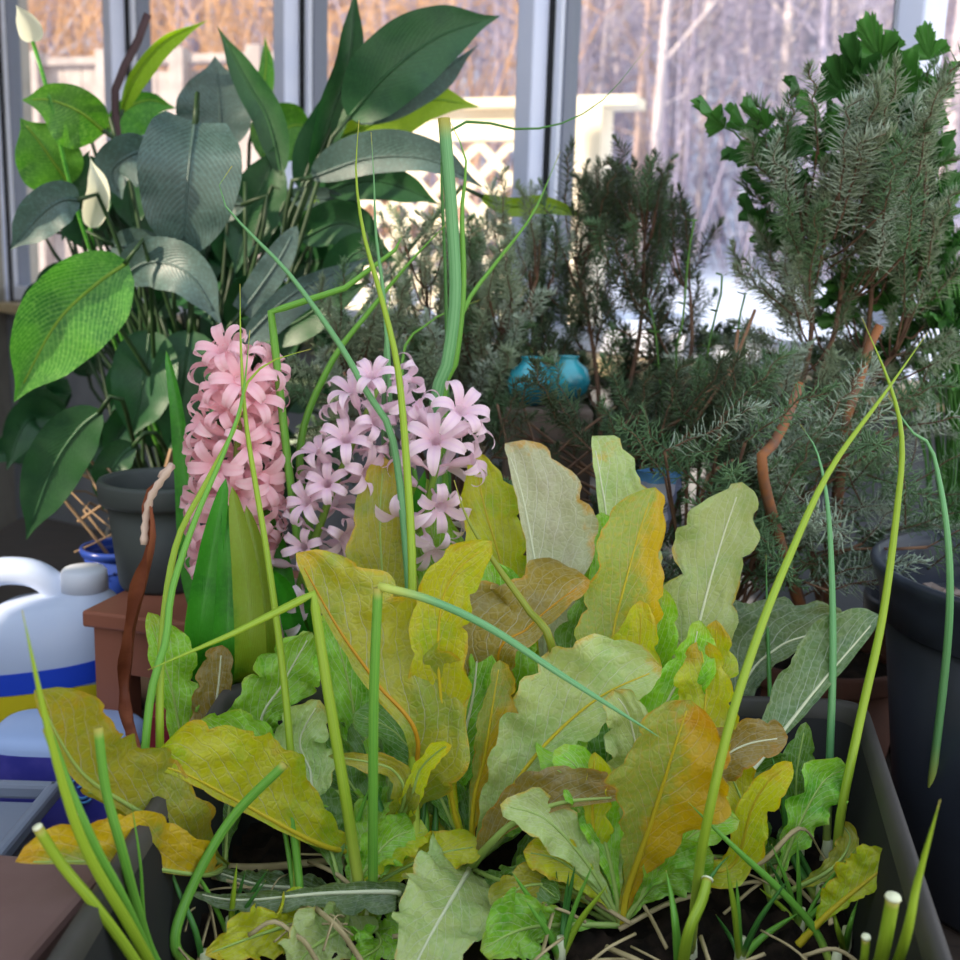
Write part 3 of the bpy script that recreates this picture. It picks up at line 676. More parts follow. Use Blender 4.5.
LL('D', 'bronze', [(498, 665, .84), (528, 628, .84), (560, 600, .84), (590, 580, .84)], 66, 20, 'o', ruf=.12, fl=.2)
LL('D', 'green', [(510, 690, .88), (500, 620, .89), (490, 560, .9)], 26, 38, 'g', bump=.2)
LL('D', 'dark', [(560, 700, .86), (580, 640, .87), (600, 590, .88)], 30, 30, 'g')
LL('D', 'yel', [(600, 740, .84), (630, 690, .84), (640, 640, .85), (640, 600, .85)], 30, 30, 'y', ruf=.25)
LL('C', 'green', [(650, 740, .82), (668, 700, .82), (690, 660, .82), (700, 620, .82)], 24, 30, 'w', ruf=.3, bump=.15)
LL('A', 'dark', [(520, 820, .82), (545, 780, .83), (570, 735, .84), (590, 690, .85)], 30, 34, 'g', ruf=.2)
LL('B', 'dark', [(600, 840, .8), (605, 780, .81), (612, 720, .82), (615, 680, .83)], 26, 26, 'g')
LL('B', 'pale', [(630, 860, .76), (640, 790, .77), (630, 720, .77), (612, 690, .77)], 36, 30, 'w', ruf=.25, rk=6, bump=.15)
# --- left of centre
LL('E', 'olive', [(418, 745, .78), (376, 682, .78), (338, 628, .78), (296, 553, .78)], 12, 86, 'o', ruf=.14, fr=.1, lob=.35, ribr=.003, prof=lambda s: (.1+.9*sst(.1, .55, s))*max(0, 1-s**5)**.5)
LL('E', 'green', [(360, 760, .86), (352, 700, .87), (340, 650, .88), (330, 610, .89)], 30, 34, 'g', bump=.25, ruf=.25)
LL('E', 'olive', [(404, 800, .76), (395, 772, .75), (368, 762, .74), (328, 756, .73)], 15, 17, 'g', ruf=.2, prof=prof_strap)
LL('E', 'yel', [(410, 800, .76), (420, 770, .75), (440, 750, .74), (452, 745, .73)], 14, 12, 'g', ruf=.2)
LL('E', 'pale', [(370, 740, .92), (385, 650, .95), (394, 580, .97), (400, 520, .98)], 26, 34, 'w')
LL('E', 'green', [(330, 820, .84), (262, 735, .86), (285, 680, .87), (312, 632, .88)], 40, 38, 'w', ruf=.28, rk=7, bump=.2, base=False)
LL('E', 'pale', [(320, 800, .8), (310, 770, .82), (300, 740, .83), (320, 700, .84)], 30, 30, 'w', ruf=.25, bump=.2)
LL('E', 'dark', [(400, 780, .86), (405, 720, .88), (400, 660, .89)], 30, 30, 'g')
# --- left
LL('Fp', 'bronze', [(222, 800, .86), (216, 720, .88), (219, 680, .885), (222, 645, .89)], 34, 20, 'w', ruf=.12, fl=.1, ribr=.003)
LL('Fp', 'green', [(200, 800, .87), (182, 740, .88), (172, 690, .88), (160, 650, .88), (148, 612, .88)], 14, 36, 'g', ruf=.3, rk=7, bump=.2)
LL('E', 'yel', [(330, 848, .76), (245, 805, .73), (190, 776, .71), (148, 762, .69)], 8, 74, 'y', ruf=.1, lob=.3, fr=.15, ribr=.003)
LL('E', 'green', [(350, 840, .8), (270, 790, .79), (240, 750, .79), (200, 720, .79)], 8, 40, 'g', ruf=.2)
LL('Fp', 'olive', [(180, 832, .70), (128, 805, .68), (78, 768, .65), (34, 690, .62)], 10, 66, 'g', ruf=.1, lob=.3, fr=.12, prof=lambda s: (.12+.88*sst(.1, .6, s))*max(0, 1-s**6)**.5, ribr=.003)
LL('Fp', 'gold', [(205, 875, .70), (150, 868, .66), (95, 862, .63), (15, 862, .6)], 4, 52, 'g', ruf=.15, lob=.3)
LL('Fp', 'olive', [(180, 850, .75), (140, 820, .72), (110, 800, .7), (80, 790, .68)], 8, 40, 'g', ruf=.15)
# --- bottom front
LL('A', 'pale', [(462, 882, .74), (448, 905, .70), (428, 940, .66), (405, 985, .62)], 52, 56, 'w', ruf=.2, fl=.1, fr=.1, lob=.3, prof=prof_strap)
LL('H', 'yel', [(330, 915, .74), (290, 925, .71), (250, 938, .68), (205, 955, .65)], 30, 34, 'g', ruf=.25, bump=.2, prof=prof_strap)
LL('H', 'green', [(370, 925, .73), (380, 945, .7), (350, 965, .67)], 40, 34, 'g', ruf=.3, bump=.2, prof=prof_strap)
LL('H', 'pale', [(345, 925, .72), (310, 950, .68), (290, 975, .64)], 38, 38, 'g', ruf=.2, prof=prof_strap)
LL('B', 'green', [(560, 925, .72), (520, 930, .69), (480, 950, .66)], 34, 34, 'g', ruf=.3, bump=.2)
LL('A', 'dark', [(500, 880, .76), (530, 880, .74), (560, 900, .72)], 24, 24, 'g', ruf=.3, bump=.2)
LL('B', 'olive', [(600, 910, .74), (570, 890, .74), (530, 885, .73), (490, 905, .71)], 22, 26, 'g', ruf=.3)
LL('H', 'deep', [(310, 890, .76), (260, 885, .76), (210, 870, .76)], 16, 16, 'w', prof=prof_strap)
LL('H', 'deep', [(400, 893, .72), (330, 893, .72), (240, 900, .71), (190, 892, .7)], 22, 10, 'w', prof=prof_strap, ruf=.1)
LL('B', 'dark', [(560, 900, .78), (530, 860, .79), (545, 830, .8)], 22, 22, 'g', ruf=.25)
LL('K', 'dark', [(770, 870, .8), (755, 830, .82), (740, 800, .83)], 18, 18, 'g', ruf=.2)
# low filler leaves around each crown
for key, nfill in (('A', 8), ('B', 10), ('C', 8), ('D', 7), ('E', 6), ('Fp', 3), ('H', 5), ('M', 6), ('K', 2)):
    e, c = LP[key]
    for i in range(nfill):
        a = R(0, 6.28); ln = R(.05, .10); up = R(.05, .12) if key not in ('H', 'Fp') else R(.02, .06)
        P = [c, c+Vector((math.cos(a)*ln*.3, abs(math.sin(a))*ln*.3, up*.5)), c+Vector((math.cos(a)*ln*.7, abs(math.sin(a))*ln*.7, up*.9)), c+Vector((math.cos(a)*ln*1.1, abs(math.sin(a))*ln*1.0, up))]
        w = R(.016, .026)
        leaf_obj('leaf', L_[random.choice(['green', 'dark', 'yel', 'green', 'pale', 'dark'])], e, P, w, w, rib=ribs['g'], ribr=.0022, ruf=.28, rk=5, lob=.3, bump=.12, n=34, m=6, twist=R(-.6, .6))
# ================================================================ green onions
def onionmat(name, a, b):
    if name in MATS: return MATS[name]
    t = NT(name); uv = t.n('ShaderNodeUVMap').outputs[0]; sp = t.n('ShaderNodeSeparateXYZ', {0: uv})
    st = t.n('ShaderNodeTexNoise', {'Vector': t.n('ShaderNodeMapping', {'Vector': uv, 'Scale': (14, 1.2, 1)}).outputs[0], 'Scale': 2.0, 'Detail': 3}).outputs[0]
    c = t.mix(t.ramp(st, .3, .7), srgb(a), srgb(b))
    c = t.mix(t.math('SUBTRACT', 1.0, t.ramp(sp.outputs[1], .0, .22)), c, srgb('c3cf5c'))
    c = t.mix(t.ramp(sp.outputs[1], .965, 1.0), c, srgb('b9b04a'))
    p = t.n('ShaderNodeBsdfPrincipled', {'Base Color': c, 'Roughness': .4, 'Specular IOR Level': .45}).outputs[0]
    tr = t.n('ShaderNodeBsdfTranslucent', {'Color': c}).outputs[0]
    t.out(t.n('ShaderNodeMixShader', {0: .25, 1: p, 2: tr}).outputs[0]); MATS[name] = t.m; return t.m
ON = dict(b=onionmat('onion_blue', '62a462', '84bd80'), g=onionmat('onion_green', '63a83c', '84bd45'), y=onionmat('onion_lime', '93b52c', 'aac53a'), o=onionmat('onion_olive', '7f9a2c', 'a59f35'), d=onionmat('onion_dark', '3e7a38', '57923c'), s=plain('dry_straw', 'b8a67c', .7, '97875f', 30))
cutm = plain('cut_white', 'e3e6c0', .5)
def onion(base, label, leaves, group='green onions in the planter'):
    """base (px, py) on the soil; leaves: (mat, [(px, py, depth)...], width px at base, tip style)"""
    c = G(base[0], base[1], SO+.0)
    e = empty('green_onion', c, label, 'green onion', group)
    used = False
    for mat, pts, w, *rest in leaves:
        cut = 'cut' in rest; free = 'free' in rest; P = P3(pts)
        if not free: P = [c]+P
        n = 34; C = spline(P, n); dm = sum(p.y for p in P)/len(P)/F*.56*w
        if 'fold' in rest:
            C = []                                   # keep the kink sharp
            for i in range(len(P)-1):
                for j in range(6): C.append(P[i].lerp(P[i+1], j/6))
            C.append(P[-1]); n = len(C)-1
        rad = [dm*(1.05-.15*i/n if cut else (1.05-.35*i/n)*max(.12, 1-(i/n)**5)) for i in range(n+1)]
        if 'blunt' in rest: rad = [dm*(1-.1*i/n) for i in range(n+1)]
        o = MB().tube(C, rad, 10, flat=.8).build('leaf', ON[mat], e)
        if cut: MB().tube([C[-1], C[-1]+(C[-1]-C[-2]).normalized()*.0015], [rad[-1]*1.02, rad[-1]*.9], 10).build('cut_end', cutm, o)
    if not free:
        ww = max(l[2] for l in leaves)*c.y/F*.62
        MB().tube([c+Vector((0, 0, -.012)), c+Vector((0, 0, .0)), c+Vector((0, 0, .018))], [ww*1.1, ww*1.25, ww*.9], 10).build('bulb', plain('onion_white', 'd9dcb0', .45, transl=.1), e)
    return e
onion((410, 760), 'green onion with tall blue-green leaf whose bent tip reaches the grey peace lily leaf', [
    ('b', [(412, 640, .93), (395, 450, .95), (365, 390, .95), (340, 345, .95), (290, 275, .94), (243, 226, .93), (219, 196, .92), (222, 180, .92), (232, 166, .92)], 9)])
onion((420, 905), 'green onion with a tall lime leaf rising in front of the pale hyacinths', [
    ('y', [(414, 800, .78), (412, 640, .80), (412, 560, .82), (407, 470, .84), (398, 370, .86), (382, 300, .87), (364, 235, .88), (356, 175, .88), (359, 120, .88)], 9.5)])
onion((400, 765), 'slim blue-green onion leaf with needle tip beside the tall lime one', [
    ('b', [(396, 600, .97), (390, 400, .98), (384, 300, .98), (376, 235, .98), (374, 180, .98), (371, 132, .98)], 6.5),
    ('b', [(386, 480, .99), (384, 400, .99), (386, 340, .99), (391, 290, .99)], 9)])
onion((455, 770), 'thick pair of green onion leaves behind the third hyacinth, one bent at the top', [
    ('b', [(440, 600, 1.0), (435, 410, 1.0), (446, 370, 1.0), (455, 300, 1.0), (452, 220, 1.0), (444, 118, 1.0)], 13, 'blunt'),
    ('g', [(446, 600, 1.01), (442, 405, 1.01), (454, 365, 1.01), (463, 290, 1.01), (462, 210, 1.01), (466, 160, 1.01), (450, 122, 1.01)], 11)])
onion((440, 775), 'very thin onion tendril arching right across the window post', [
    ('d', [(450, 600, 1.05), (446, 300, 1.06), (443, 150, 1.06), (470, 121, 1.08), (515, 129, 1.1), (560, 124, 1.12), (605, 98, 1.14), (650, 44, 1.16)], 4)])
onion((365, 760), 'green onion leaf folded sharply above the upright pink hyacinth', [
    ('g', [(300, 560, .98), (287, 455, .98), (271, 312, .98), (345, 288, .99), (395, 250, 1.0), (402, 236, 1.0)], 8.5, 'fold')])
onion((385, 775), 'light green onion leaf slanting up right behind the hyacinths', [
    ('g', [(318, 560, 1.0), (300, 450, 1.02), (330, 365, 1.03), (372, 308, 1.04), (410, 262, 1.04), (452, 218, 1.05)], 9)])
onion((475, 780), 'pale slender onion leaves fanning right in front of the rosemary', [
    ('g', [(450, 560, 1.03), (445, 400, 1.06), (463, 312, 1.08), (495, 264, 1.1), (532, 215, 1.11), (560, 152, 1.12)], 7),
    ('g', [(430, 560, 1.06), (402, 370, 1.1), (430, 322, 1.12), (480, 300, 1.13)], 6)])
onion((298, 928), 'green onion passing in front of the pink hyacinth with a needle tip', [
    ('y', [(295, 820, .76), (285, 690, .79), (268, 560, .82), (247, 430, .85), (241, 350, .87), (240, 284, .88)], 8),
    ('g', [(288, 850, .75), (276, 790, .76), (270, 760, .77)], 6)])
onion((165, 905), 'green onion on the left whose thin tip crosses the pink blossoms to the right', [
    ('y', [(160, 760, .72), (162, 640, .75), (176, 545, .79), (205, 485, .82), (236, 425, .84), (246, 385, .86), (270, 362, .87), (311, 349, .88)], 8)])
onion((140, 925), 'green onion on the left curving up over the pink blossoms', [
    ('g', [(141, 820, .70), (150, 700, .72), (166, 640, .74), (172, 590, .76), (195, 520, .79), (225, 450, .82), (242, 400, .84), (250, 330, .85)], 8.5)])
onion((365, 925), 'green onion with leaf folded at the tip and reaching left across the hyacinth leaves', [
    ('y', [(346, 800, .72), (326, 680, .73), (313, 594, .74), (232, 634, .72), (148, 670, .70)], 12, 'fold')])
onion((373, 925), 'green onion with blue-green top folded over and lying across the lettuce', [
    ('g', [(373, 800, .72), (374, 690, .72), (378, 588, .72)], 11, 'blunt'),
    ('b', [(378, 586, .72), (430, 600, .72), (490, 628, .71), (560, 674, .7), (664, 740, .69)], 8.5, 'free')])
onion((575, 800), 'olive onion leaf slanting across the lettuce from the third hyacinth', [
    ('o', [(553, 652, .8), (530, 612, .81), (497, 566, .82), (468, 520, .83), (454, 480, .84)], 11)])
onion((690, 955), 'long lime onion leaf rising to the right edge', [
    ('y', [(702, 850, .68), (728, 730, .69), (758, 635, .71), (790, 555, .74), (830, 470, .77), (885, 393, .8), (928, 332, .82)], 11)])
onion((836, 885), 'lime onion leaf on the right crossing the longest one at its top', [
    ('y', [(840, 820, .78), (860, 720, .8), (882, 620, .82), (897, 510, .84), (902, 440, .85), (890, 385, .86), (862, 318, .87)], 10.5),])
onion((826, 860), 'blue-green onion leaf before the dark planter wall on the right', [
    ('b', [(830, 750, .86), (833, 640, .88), (829, 520, .92), (818, 455, .95), (800, 424, .97)], 9)])
onion((800, 858), 'dark onion leaf ending behind the long lime leaf', [
    ('d', [(775, 760, .88), (768, 640, .95), (766, 555, 1.0)], 6)])
onion((930, 800), 'wide onion blade at the right edge above the black pot', [
    ('b', [(950, 600, .86), (935, 460, .88), (910, 430, .88), (888, 395, .88)], 10)])
onion((182, 1050), 'bundle of lime onion shoots leaning left at the lower left corner', [
    ('y', [(160, 985, .60), (132, 930, .58), (84, 845, .56), (52, 745, .55), (22, 610, .54)], 12),
    ('g', [(150, 960, .60), (124, 900, .585), (97, 850, .575), (70, 790, .57), (47, 728, .565)], 10, 'blunt'),
    ('y', [(152, 990, .585), (128, 950, .575), (95, 905, .565), (62, 865, .56), (38, 828, .555)], 11, 'cut'),
    ('y', [(155, 975, .60), (130, 925, .59), (105, 880, .58), (88, 850, .575), (74, 815, .57)], 11, 'cut')])
onion((195, 1025), 'green onion beside the leftmost bundle, its top ending under the olive leaf', [
    ('g', [(155, 960, .62), (138, 910, .61), (122, 850, .60), (106, 790, .60), (98, 728, .60)], 10.5, 'blunt'),
    ('g', [(150, 950, .62), (140, 860, .61), (131, 800, .61)], 5)])
onion((205, 975), 'young onion arching from the bottom edge up to the lime lettuce leaf', [
    ('g', [(175, 945, .66), (193, 885, .68), (232, 818, .70), (285, 764, .71)], 11, 'blunt'),
    ('d', [(195, 930, .67), (178, 890, .68), (166, 855, .69)], 7)])
onion((172, 935), 'cut onion stub standing between two tall onions on the left', [('y', [(164, 890, .72), (158, 858, .73), (153, 832, .74)], 9, 'cut')])
onion((205, 858), 'small tuft of young onion shoots behind the lime lettuce leaf', [
    ('g', [(200, 830, .82), (190, 800, .83), (184, 775, .84)], 9), ('g', [(206, 820, .82), (208, 790, .83), (203, 770, .84)], 10), ('g', [(216, 830, .82), (222, 800, .82), (218, 780, .83)], 9)])
onion((303, 935), 'pair of short green onions in front of the dark gap', [('g', [(298, 870, .74), (289, 800, .75), (284, 765, .76)], 9, 'blunt')])
onion((410, 880), 'dark onion leaf behind the folded blue-green one', [('d', [(385, 820, .8), (372, 780, .82), (362, 740, .83)], 8), ('d', [(420, 840, .8), (425, 800, .81), (430, 770, .82)], 8)])
onion((465, 860), 'twin young onions among the lettuce stems', [('g', [(430, 850, .8), (424, 810, .81), (420, 770, .82)], 12), ('d', [(437, 850, .8), (436, 810, .81), (434, 780, .82)], 9)])
onion((680, 985), 'cluster of cut lime onion shoots at the bottom right of the centre', [
    ('y', [(688, 935, .66), (702, 900, .67), (707, 880, .68)], 14, 'cut'), ('g', [(676, 930, .67), (672, 900, .68), (666, 870, .69)], 11), ('d', [(700, 900, .68), (716, 870, .69), (730, 855, .70)], 9)])
onion((835, 975), 'green onion leaf slanting down right through the yellow lettuce tips', [('g', [(815, 930, .7), (780, 890, .7), (735, 848, .7), (688, 802, .7)], 9)])
onion((868, 1010), 'thick cut onion stub at the lower right corner', [('y', [(882, 955, .57), (893, 898, .56)], 17, 'cut')])
onion((880, 1015), 'thick lime onion blade leaving the lower right corner', [('y', [(905, 940, .55), (918, 880, .54), (940, 800, .53)], 16)])
onion((852, 1005), 'short pale onion stub beside the thick cut stub', [('y', [(863, 965, .58), (866, 938, .57)], 10, 'cut')])
onion((820, 905), 'two thin onion leaves before the dark inner wall of the planter', [('d', [(812, 880, .8), (795, 845, .81), (778, 805, .82)], 8), ('d', [(790, 850, .8), (783, 800, .81), (770, 750, .82)], 9)])
onion((845, 950), 'small fan of lime shoots below the folded yellow lettuce leaf', [('y', [(838, 930, .7), (832, 905, .71)], 9), ('g', [(850, 925, .7), (858, 900, .71)], 9)])
random.seed(77)
for bx_, by_, lab in ((230, 940, 'short fine onion sprouts low at the front left of the planter'), (560, 960, 'short fine onion sprouts at the bottom edge right of the centre'), (740, 960, 'short fine onion sprouts below the golden leaf'), (800, 930, 'short fine onion sprouts left of the folded yellow leaf'), (345, 875, 'short fine onion sprouts below the olive triangular leaf')):
    onion((bx_, by_), lab, [(random.choice('gdyg'), [(bx_+q*.4, by_-h*.5, dd), (bx_+q, by_-h, dd)], R(5, 9)) for q, h, dd in [(R(-60, 60), R(40, 100), G(bx_, by_, SO).y+R(-.01, .02)) for _ in range(6)]])
# dry straw: dead leaves lying on the soil
def straw(label, pts, w, mat='s'):
    P = P3(pts); C = spline(P, 20); e = MB().tube(C, [w*.5*C[0].y/F*(1-.4*i/20) for i in range(21)], 6, flat=.5).build('dry_leaf', ON[mat], None, origin=C[0])
    tag(e, label, 'dead leaf', 'dead leaves in the planter')
straw('bent tan dead leaf kinked like a tent before the dark planter wall', [(725, 872, .76), (762, 862, .76), (800, 828, .77), (822, 855, .78), (832, 872, .78)], 7)
straw('pale dead leaf lying across the soil at the left of the planter', [(212, 868, .8), (260, 868, .8), (320, 862, .8), (350, 860, .8)], 12)
for i in range(46):
    px, py = (R(160, 420), R(850, 950)) if i % 2 else (R(540, 860), R(850, 990))
    c = G(px, py, SO+.014+R(0, .02)); a = R(0, 3.14); l = R(.015, .045); v = Vector((math.cos(a), math.sin(a), R(-.2, .2)))*l
    e = MB().tube(spline([c-v, c+Vector((0, 0, R(.0, .012))), c+v], 8), R(.0008, .0022), 5, flat=.5).build('dry_leaf', ON['s'], None, origin=c)
    tag(e, 'thin curled straw-coloured dead leaf lying on the planter soil', 'dead leaf', 'straw litter on the planter soil')
# ================================================================ hyacinths
def petmat(name, a, b, c):
    t = NT(name); uv = t.n('ShaderNodeUVMap').outputs[0]; sp = t.n('ShaderNodeSeparateXYZ', {0: uv})
    u = t.math('ABSOLUTE', t.math('MULTIPLY_ADD', sp.outputs[0], 2, -1))
    col = t.mix(sp.outputs[1], srgb(c), srgb(a)); col = t.mix(t.math('MULTIPLY', t.math('SUBTRACT', 1.0, t.ramp(u, .0, .4)), .5), col, srgb(b))
    p = t.n('ShaderNodeBsdfPrincipled', {'Base Color': col, 'Roughness': .45, 'Specular IOR Level': .35, 'Subsurface Weight': .0}).outputs[0]
    tr = t.n('ShaderNodeBsdfTranslucent', {'Color': col}).outputs[0]
    t.out(t.n('ShaderNodeMixShader', {0: .35, 1: p, 2: tr}).outputs[0]); return t.m
PK = [petmat('petal_pink', 'ffdfe4', 'f8bcc8', 'fac0ca'), petmat('petal_pale', 'fce8f1', 'eecae6', 'f4d0e0')]
def floret_mesh(sd, curl, pw=.0028, pl=.0225):
    rs = random.Random(sd); mb = MB()
    mb.lathe([(.0008, -.009), (.0010, -.001), (.0016, 0), (.0026, .002), (.0032, .006), (.0027, .010), (.0036, .014)], 10)
    for i in range(6):
        a = i*math.pi/3+rs.uniform(-.12, .12); cl = curl*rs.uniform(.75, 1.2); n = 10; vs = []; uv = []
        x, z, th = .0030, .0125, rs.uniform(.95, 1.2)
        L = pl*rs.uniform(.9, 1.1)
        for k in range(n+1):
            s = k/n; w = pw*(.62+.45*math.sin(math.pi*s**.9))*max(.12, 1-s**3.2)**.75
            for j in range(-2, 3):
                u = j/2; r_ = x+abs(u)*0; zz = z+.0011*(u*u)*(math.sin(th))
                rr = x+.0011*u*u*math.cos(th)
                vs.append((rr*math.cos(a)-w*u*math.sin(a), rr*math.sin(a)+w*u*math.cos(a), zz)); uv.append((u*.5+.5, s))
            th -= cl/n*(.35+1.3*s); x += math.cos(th)*L/n; z += math.sin(th)*L/n
        mb.add(vs, [(k*5+j, k*5+j+1, k*5+j+6, k*5+j+5) for k in range(n) for j in range(4)], uv)
    return mb
FM = []
for v, (cu, pw) in enumerate(((3.6, .0034), (4.6, .0032), (3.0, .0036), (5.2, .0030), (4.0, .0034))):
    for pi, mt in enumerate(PK):
        me = floret_mesh(v, cu, pw).build('floret', mt); m_ = me.data; bpy.data.objects.remove(me); FM.append((v, pi, m_))
stemm = plain('hyacinth_stem', '7fa53e', .45, '6b8f35', 20)
budm = plain('bud', 'c9cc8a', .5)
def hyacinth(key, label, spike, spots, pal, size):
    """spike: world polyline of the flower stalk; spots: list of (s along spike, angle, tilt)"""
    base = POTS[key]; e = empty('hyacinth', base, label, 'hyacinth', 'pink hyacinths behind the lettuces')
    C = spline(spike, 30)
    MB().tube(C, [.0055*(1-.55*i/30) for i in range(31)], 10).build('flower_stalk', stemm, e)
    for (s, a, el) in spots:
        k = min(29, int(s*30)); p = C[k].lerp(C[k+1], s*30-k); T = (C[k+1]-C[k]).normalized()
        sx_ = T.cross(Vector((0, 1, 0))).normalized(); sy_ = T.cross(sx_)
        out = (sx_*math.cos(a)+sy_*math.sin(a))*math.cos(el)+T*math.sin(el)
        m_ = random.choice([f for f in FM if f[1] == pal])[2]
        o = bpy.data.objects.new('floret', m_); link(o, e); o.location = p+out*.015-base
        o.rotation_mode = 'QUATERNION'; o.rotation_quaternion = out.to_track_quat('Z', 'Y') @ Matrix.Rotation(R(0, 6.28), 4, 'Z').to_quaternion()
        sc = size*R(.88, 1.12); o.scale = (sc, sc, sc)
    return e
def spots(n, s0, s1, turns, e0=-.25, e1=.75):
    out = []
    for i in range(n):
        t = i/(n-1); out.append((lerp(s0, s1, t), i*2.39996+R(-.3, .3), lerp(e0, e1, t)+R(-.2, .2)))
    return out
hl = leafmat('hyacinth_leaf', '2f7d22', '3f9426', '5a9a2c', (0, .1, 0), kind='lily', edge=.05, transl=.22, rough=.35, vein='4fa338', veinf=.25, spec=.5)
hl2 = leafmat('hyacinth_leaf_olive', '5d7f1e', '7a8c22', '8a8f26', (.2, .3, 0), kind='lily', edge=.05, transl=.22, rough=.35, vein='7d9a30', veinf=.25, spec=.5)
b1 = POTS['hy1']
h1 = hyacinth('hy1', 'upright pink hyacinth with a full flower spike and broad leaves', [b1, U(234, 560, 1.0), U(236, 470, .99), U(244, 362, .99)], spots(46, .43, .97, 5, -.45, .8), 0, 1.5)
def hleaf(e, pts, w, mat=hl, **kw):
    P = P3(pts); kw.setdefault('fl', .5); kw.setdefault('fr', .5)
    mb, C = blade([WP(e)+Vector((R(-.01, .01), R(-.01, .01), 0))]+P, w, w, prof=lambda s: (.55+.45*math.sin(math.pi*s))*max(0, 1-s**9)**.5, n=30, m=6, **kw)
    mb.build('leaf', mat, e)
hleaf(h1, [(200, 660, .92), (210, 560, .92), (226, 478, .93)], .0145, hl)
hleaf(h1, [(228, 670, .91), (228, 580, .915), (226, 500, .93)], .013, hl)
hleaf(h1, [(250, 670, .90), (246, 580, .90), (232, 486, .91)], .015, hl2)
hleaf(h1, [(268, 670, .92), (262, 580, .92), (246, 505, .93)], .013, hl2)
hleaf(h1, [(285, 640, .98), (280, 560, 1.0), (262, 500, 1.02)], .012, hl)
hleaf(h1, [(196, 600, 1.06), (184, 470, 1.1), (176, 400, 1.11), (166, 350, 1.12)], .011, hl, sw=.3)
b2 = POTS['hy2']
h2 = hyacinth('hy2', 'pale pink hyacinth leaning, its loose spike rising left of the lime onion leaf', [b2, U(300, 610, 1.0), U(322, 520, .99), U(350, 450, .98), U(378, 388, .98)], spots(34, .27, .99, 4, -.3, .9), 1, 1.36)
h3 = hyacinth('hy2', 'short pale pink hyacinth spike just left of the yellow lettuce leaf', [b2+Vector((.02, .01, 0)), U(400, 580, 1.0), U(428, 500, .98), U(445, 425, .96)], spots(15, .64, .98, 3, -.3, .8), 1, 1.5)
hleaf(h2, [(300, 640, .97), (285, 590, .95), (270, 570, .93)], .012, hl)
hleaf(h2, [(318, 600, .96), (345, 570, .95), (370, 555, .94)], .012, hl, twist=.5)
hleaf(h3, [(400, 620, .99), (410, 540, .99), (425, 470, .98)], .011, hl)
# brown dried leaf hooked over the planter
mb, C = blade([G(140, 770, .60)]+P3([(128, 700, .96), (133, 640, .95), (144, 590, .94), (156, 540, .93), (152, 500, .93), (160, 478, .93)]), .0085, .0085, prof=prof_strap, n=30, m=4, fl=.9, fr=.9, sw=1.2, ruf=.2)
dl = mb.build('dried_leaf', plain('dried_brown', '9a5a3c', .6, '7a4128', 25, transl=.15), None, origin=G(140, 770, .60)); tag(dl, 'long twisted brown dried leaf hanging beside the stool', 'dried leaf')
MB().tube(spline(P3([(160, 478, .93), (172, 466, .93), (152, 495, .925), (146, 520, .925), (144, 545, .92)]), 18), [.003, .0045]*9+[.003], 7, flat=.5).build('pale_tip', plain('pale_tip', 'cdb3a0', .6), dl)
# ================================================================ peace lily
random.seed(31)
LM = dict(
 dk=leafmat('lily_dark', '1c4426', '264f2a', '244a2a', (0, .1, 0), kind='lily', edge=.05, transl=.15, rough=.38, vein='356039', veinf=.35, spec=.4),
 br=leafmat('lily_bright', '336f26', '4c8c2e', '3f7c28', (0, .1, 0), kind='lily', edge=.05, transl=.4, rough=.4, vein='8cc45c', veinf=.4, spec=.45),
 gy=leafmat('lily_grey', '33463f', '40534c', '394c44', (0, .1, 0), kind='lily', edge=.05, transl=.15, rough=.42, vein='5a7c76', veinf=.4, spec=.5),
 ye=leafmat('lily_lime', '7fa82c', '8fb53a', '7fa030', (0, .1, 0), kind='lily', edge=.05, transl=.45, rough=.4, vein='a9c860', veinf=.4))
pet = plain('lily_petiole', '1d3318', .5, '26421e', 20)
spat = plain('spathe_white', 'eef0d8', .5, transl=.4)
lc = POTS['lily']; lily = empty('peace_lily', lc, 'big dark green peace lily filling the left side of the windows', 'peace lily')
def lil(mat, pts, wl, wr, stalk=True, fl=.35, fr=.35, **kw):
    P = P3(pts); dm = sum(p.y for p in P)/len(P)/F*1.04
    kw.setdefault('prof', prof_lance); kw.setdefault('ruf', .05); kw.setdefault('rk', 3); kw.setdefault('n', 26); kw.setdefault('m', 6)
    mb, C = blade(P, wl*dm, wr*dm, fl=fl, fr=fr, **kw); o = mb.build('leaf', LM[mat], lily)
    MB().tube(C[:-3], [.0028*(1-.7*i/len(C)) for i in range(len(C)-3)], 5).build('midrib', LM['ye'] if mat in ('ye', 'br') else LM['gy'] if mat == 'gy' else LM['dk'], o)
    if stalk:
        a = lc+Vector((R(-.05, .05), R(-.05, .05), 0)); b = P[0]; t = (P[1]-P[0]).normalized()
        md = a.lerp(b, .5)+Vector((0, 0, .03)); md2 = b-t*.03
        MB().tube(spline([a, md, md2, b+t*.005], 14), .0033, 6).build('leaf_stalk', pet, o)
    return o
lil('ye', [(122, 112, 1.7), (135, 78, 1.68), (165, 42, 1.66), (208, 20, 1.64)], 11, 12, fl=1.0, fr=.1)
lil('dk', [(282, 175, 1.6), (268, 120, 1.6), (246, 80, 1.6), (217, 26, 1.6)], 16, 20, fr=.6)
lil('br', [(105, 132, 1.55), (80, 112, 1.52), (50, 100, 1.5), (22, 100, 1.48)], 38, 22, fl=.2, fr=.2)
lil('br', [(70, 185, 1.6), (52, 160, 1.58), (38, 140, 1.57), (20, 118, 1.56)], 36, 30)
lil('br', [(106, 130, 1.75), (128, 108, 1.76), (150, 100, 1.77), (176, 108, 1.78)], 10, 30)
lil('gy', [(222, 150, 1.7), (220, 110, 1.7), (218, 80, 1.7), (215, 56, 1.7)], 42, 30, fl=.1, fr=.2)
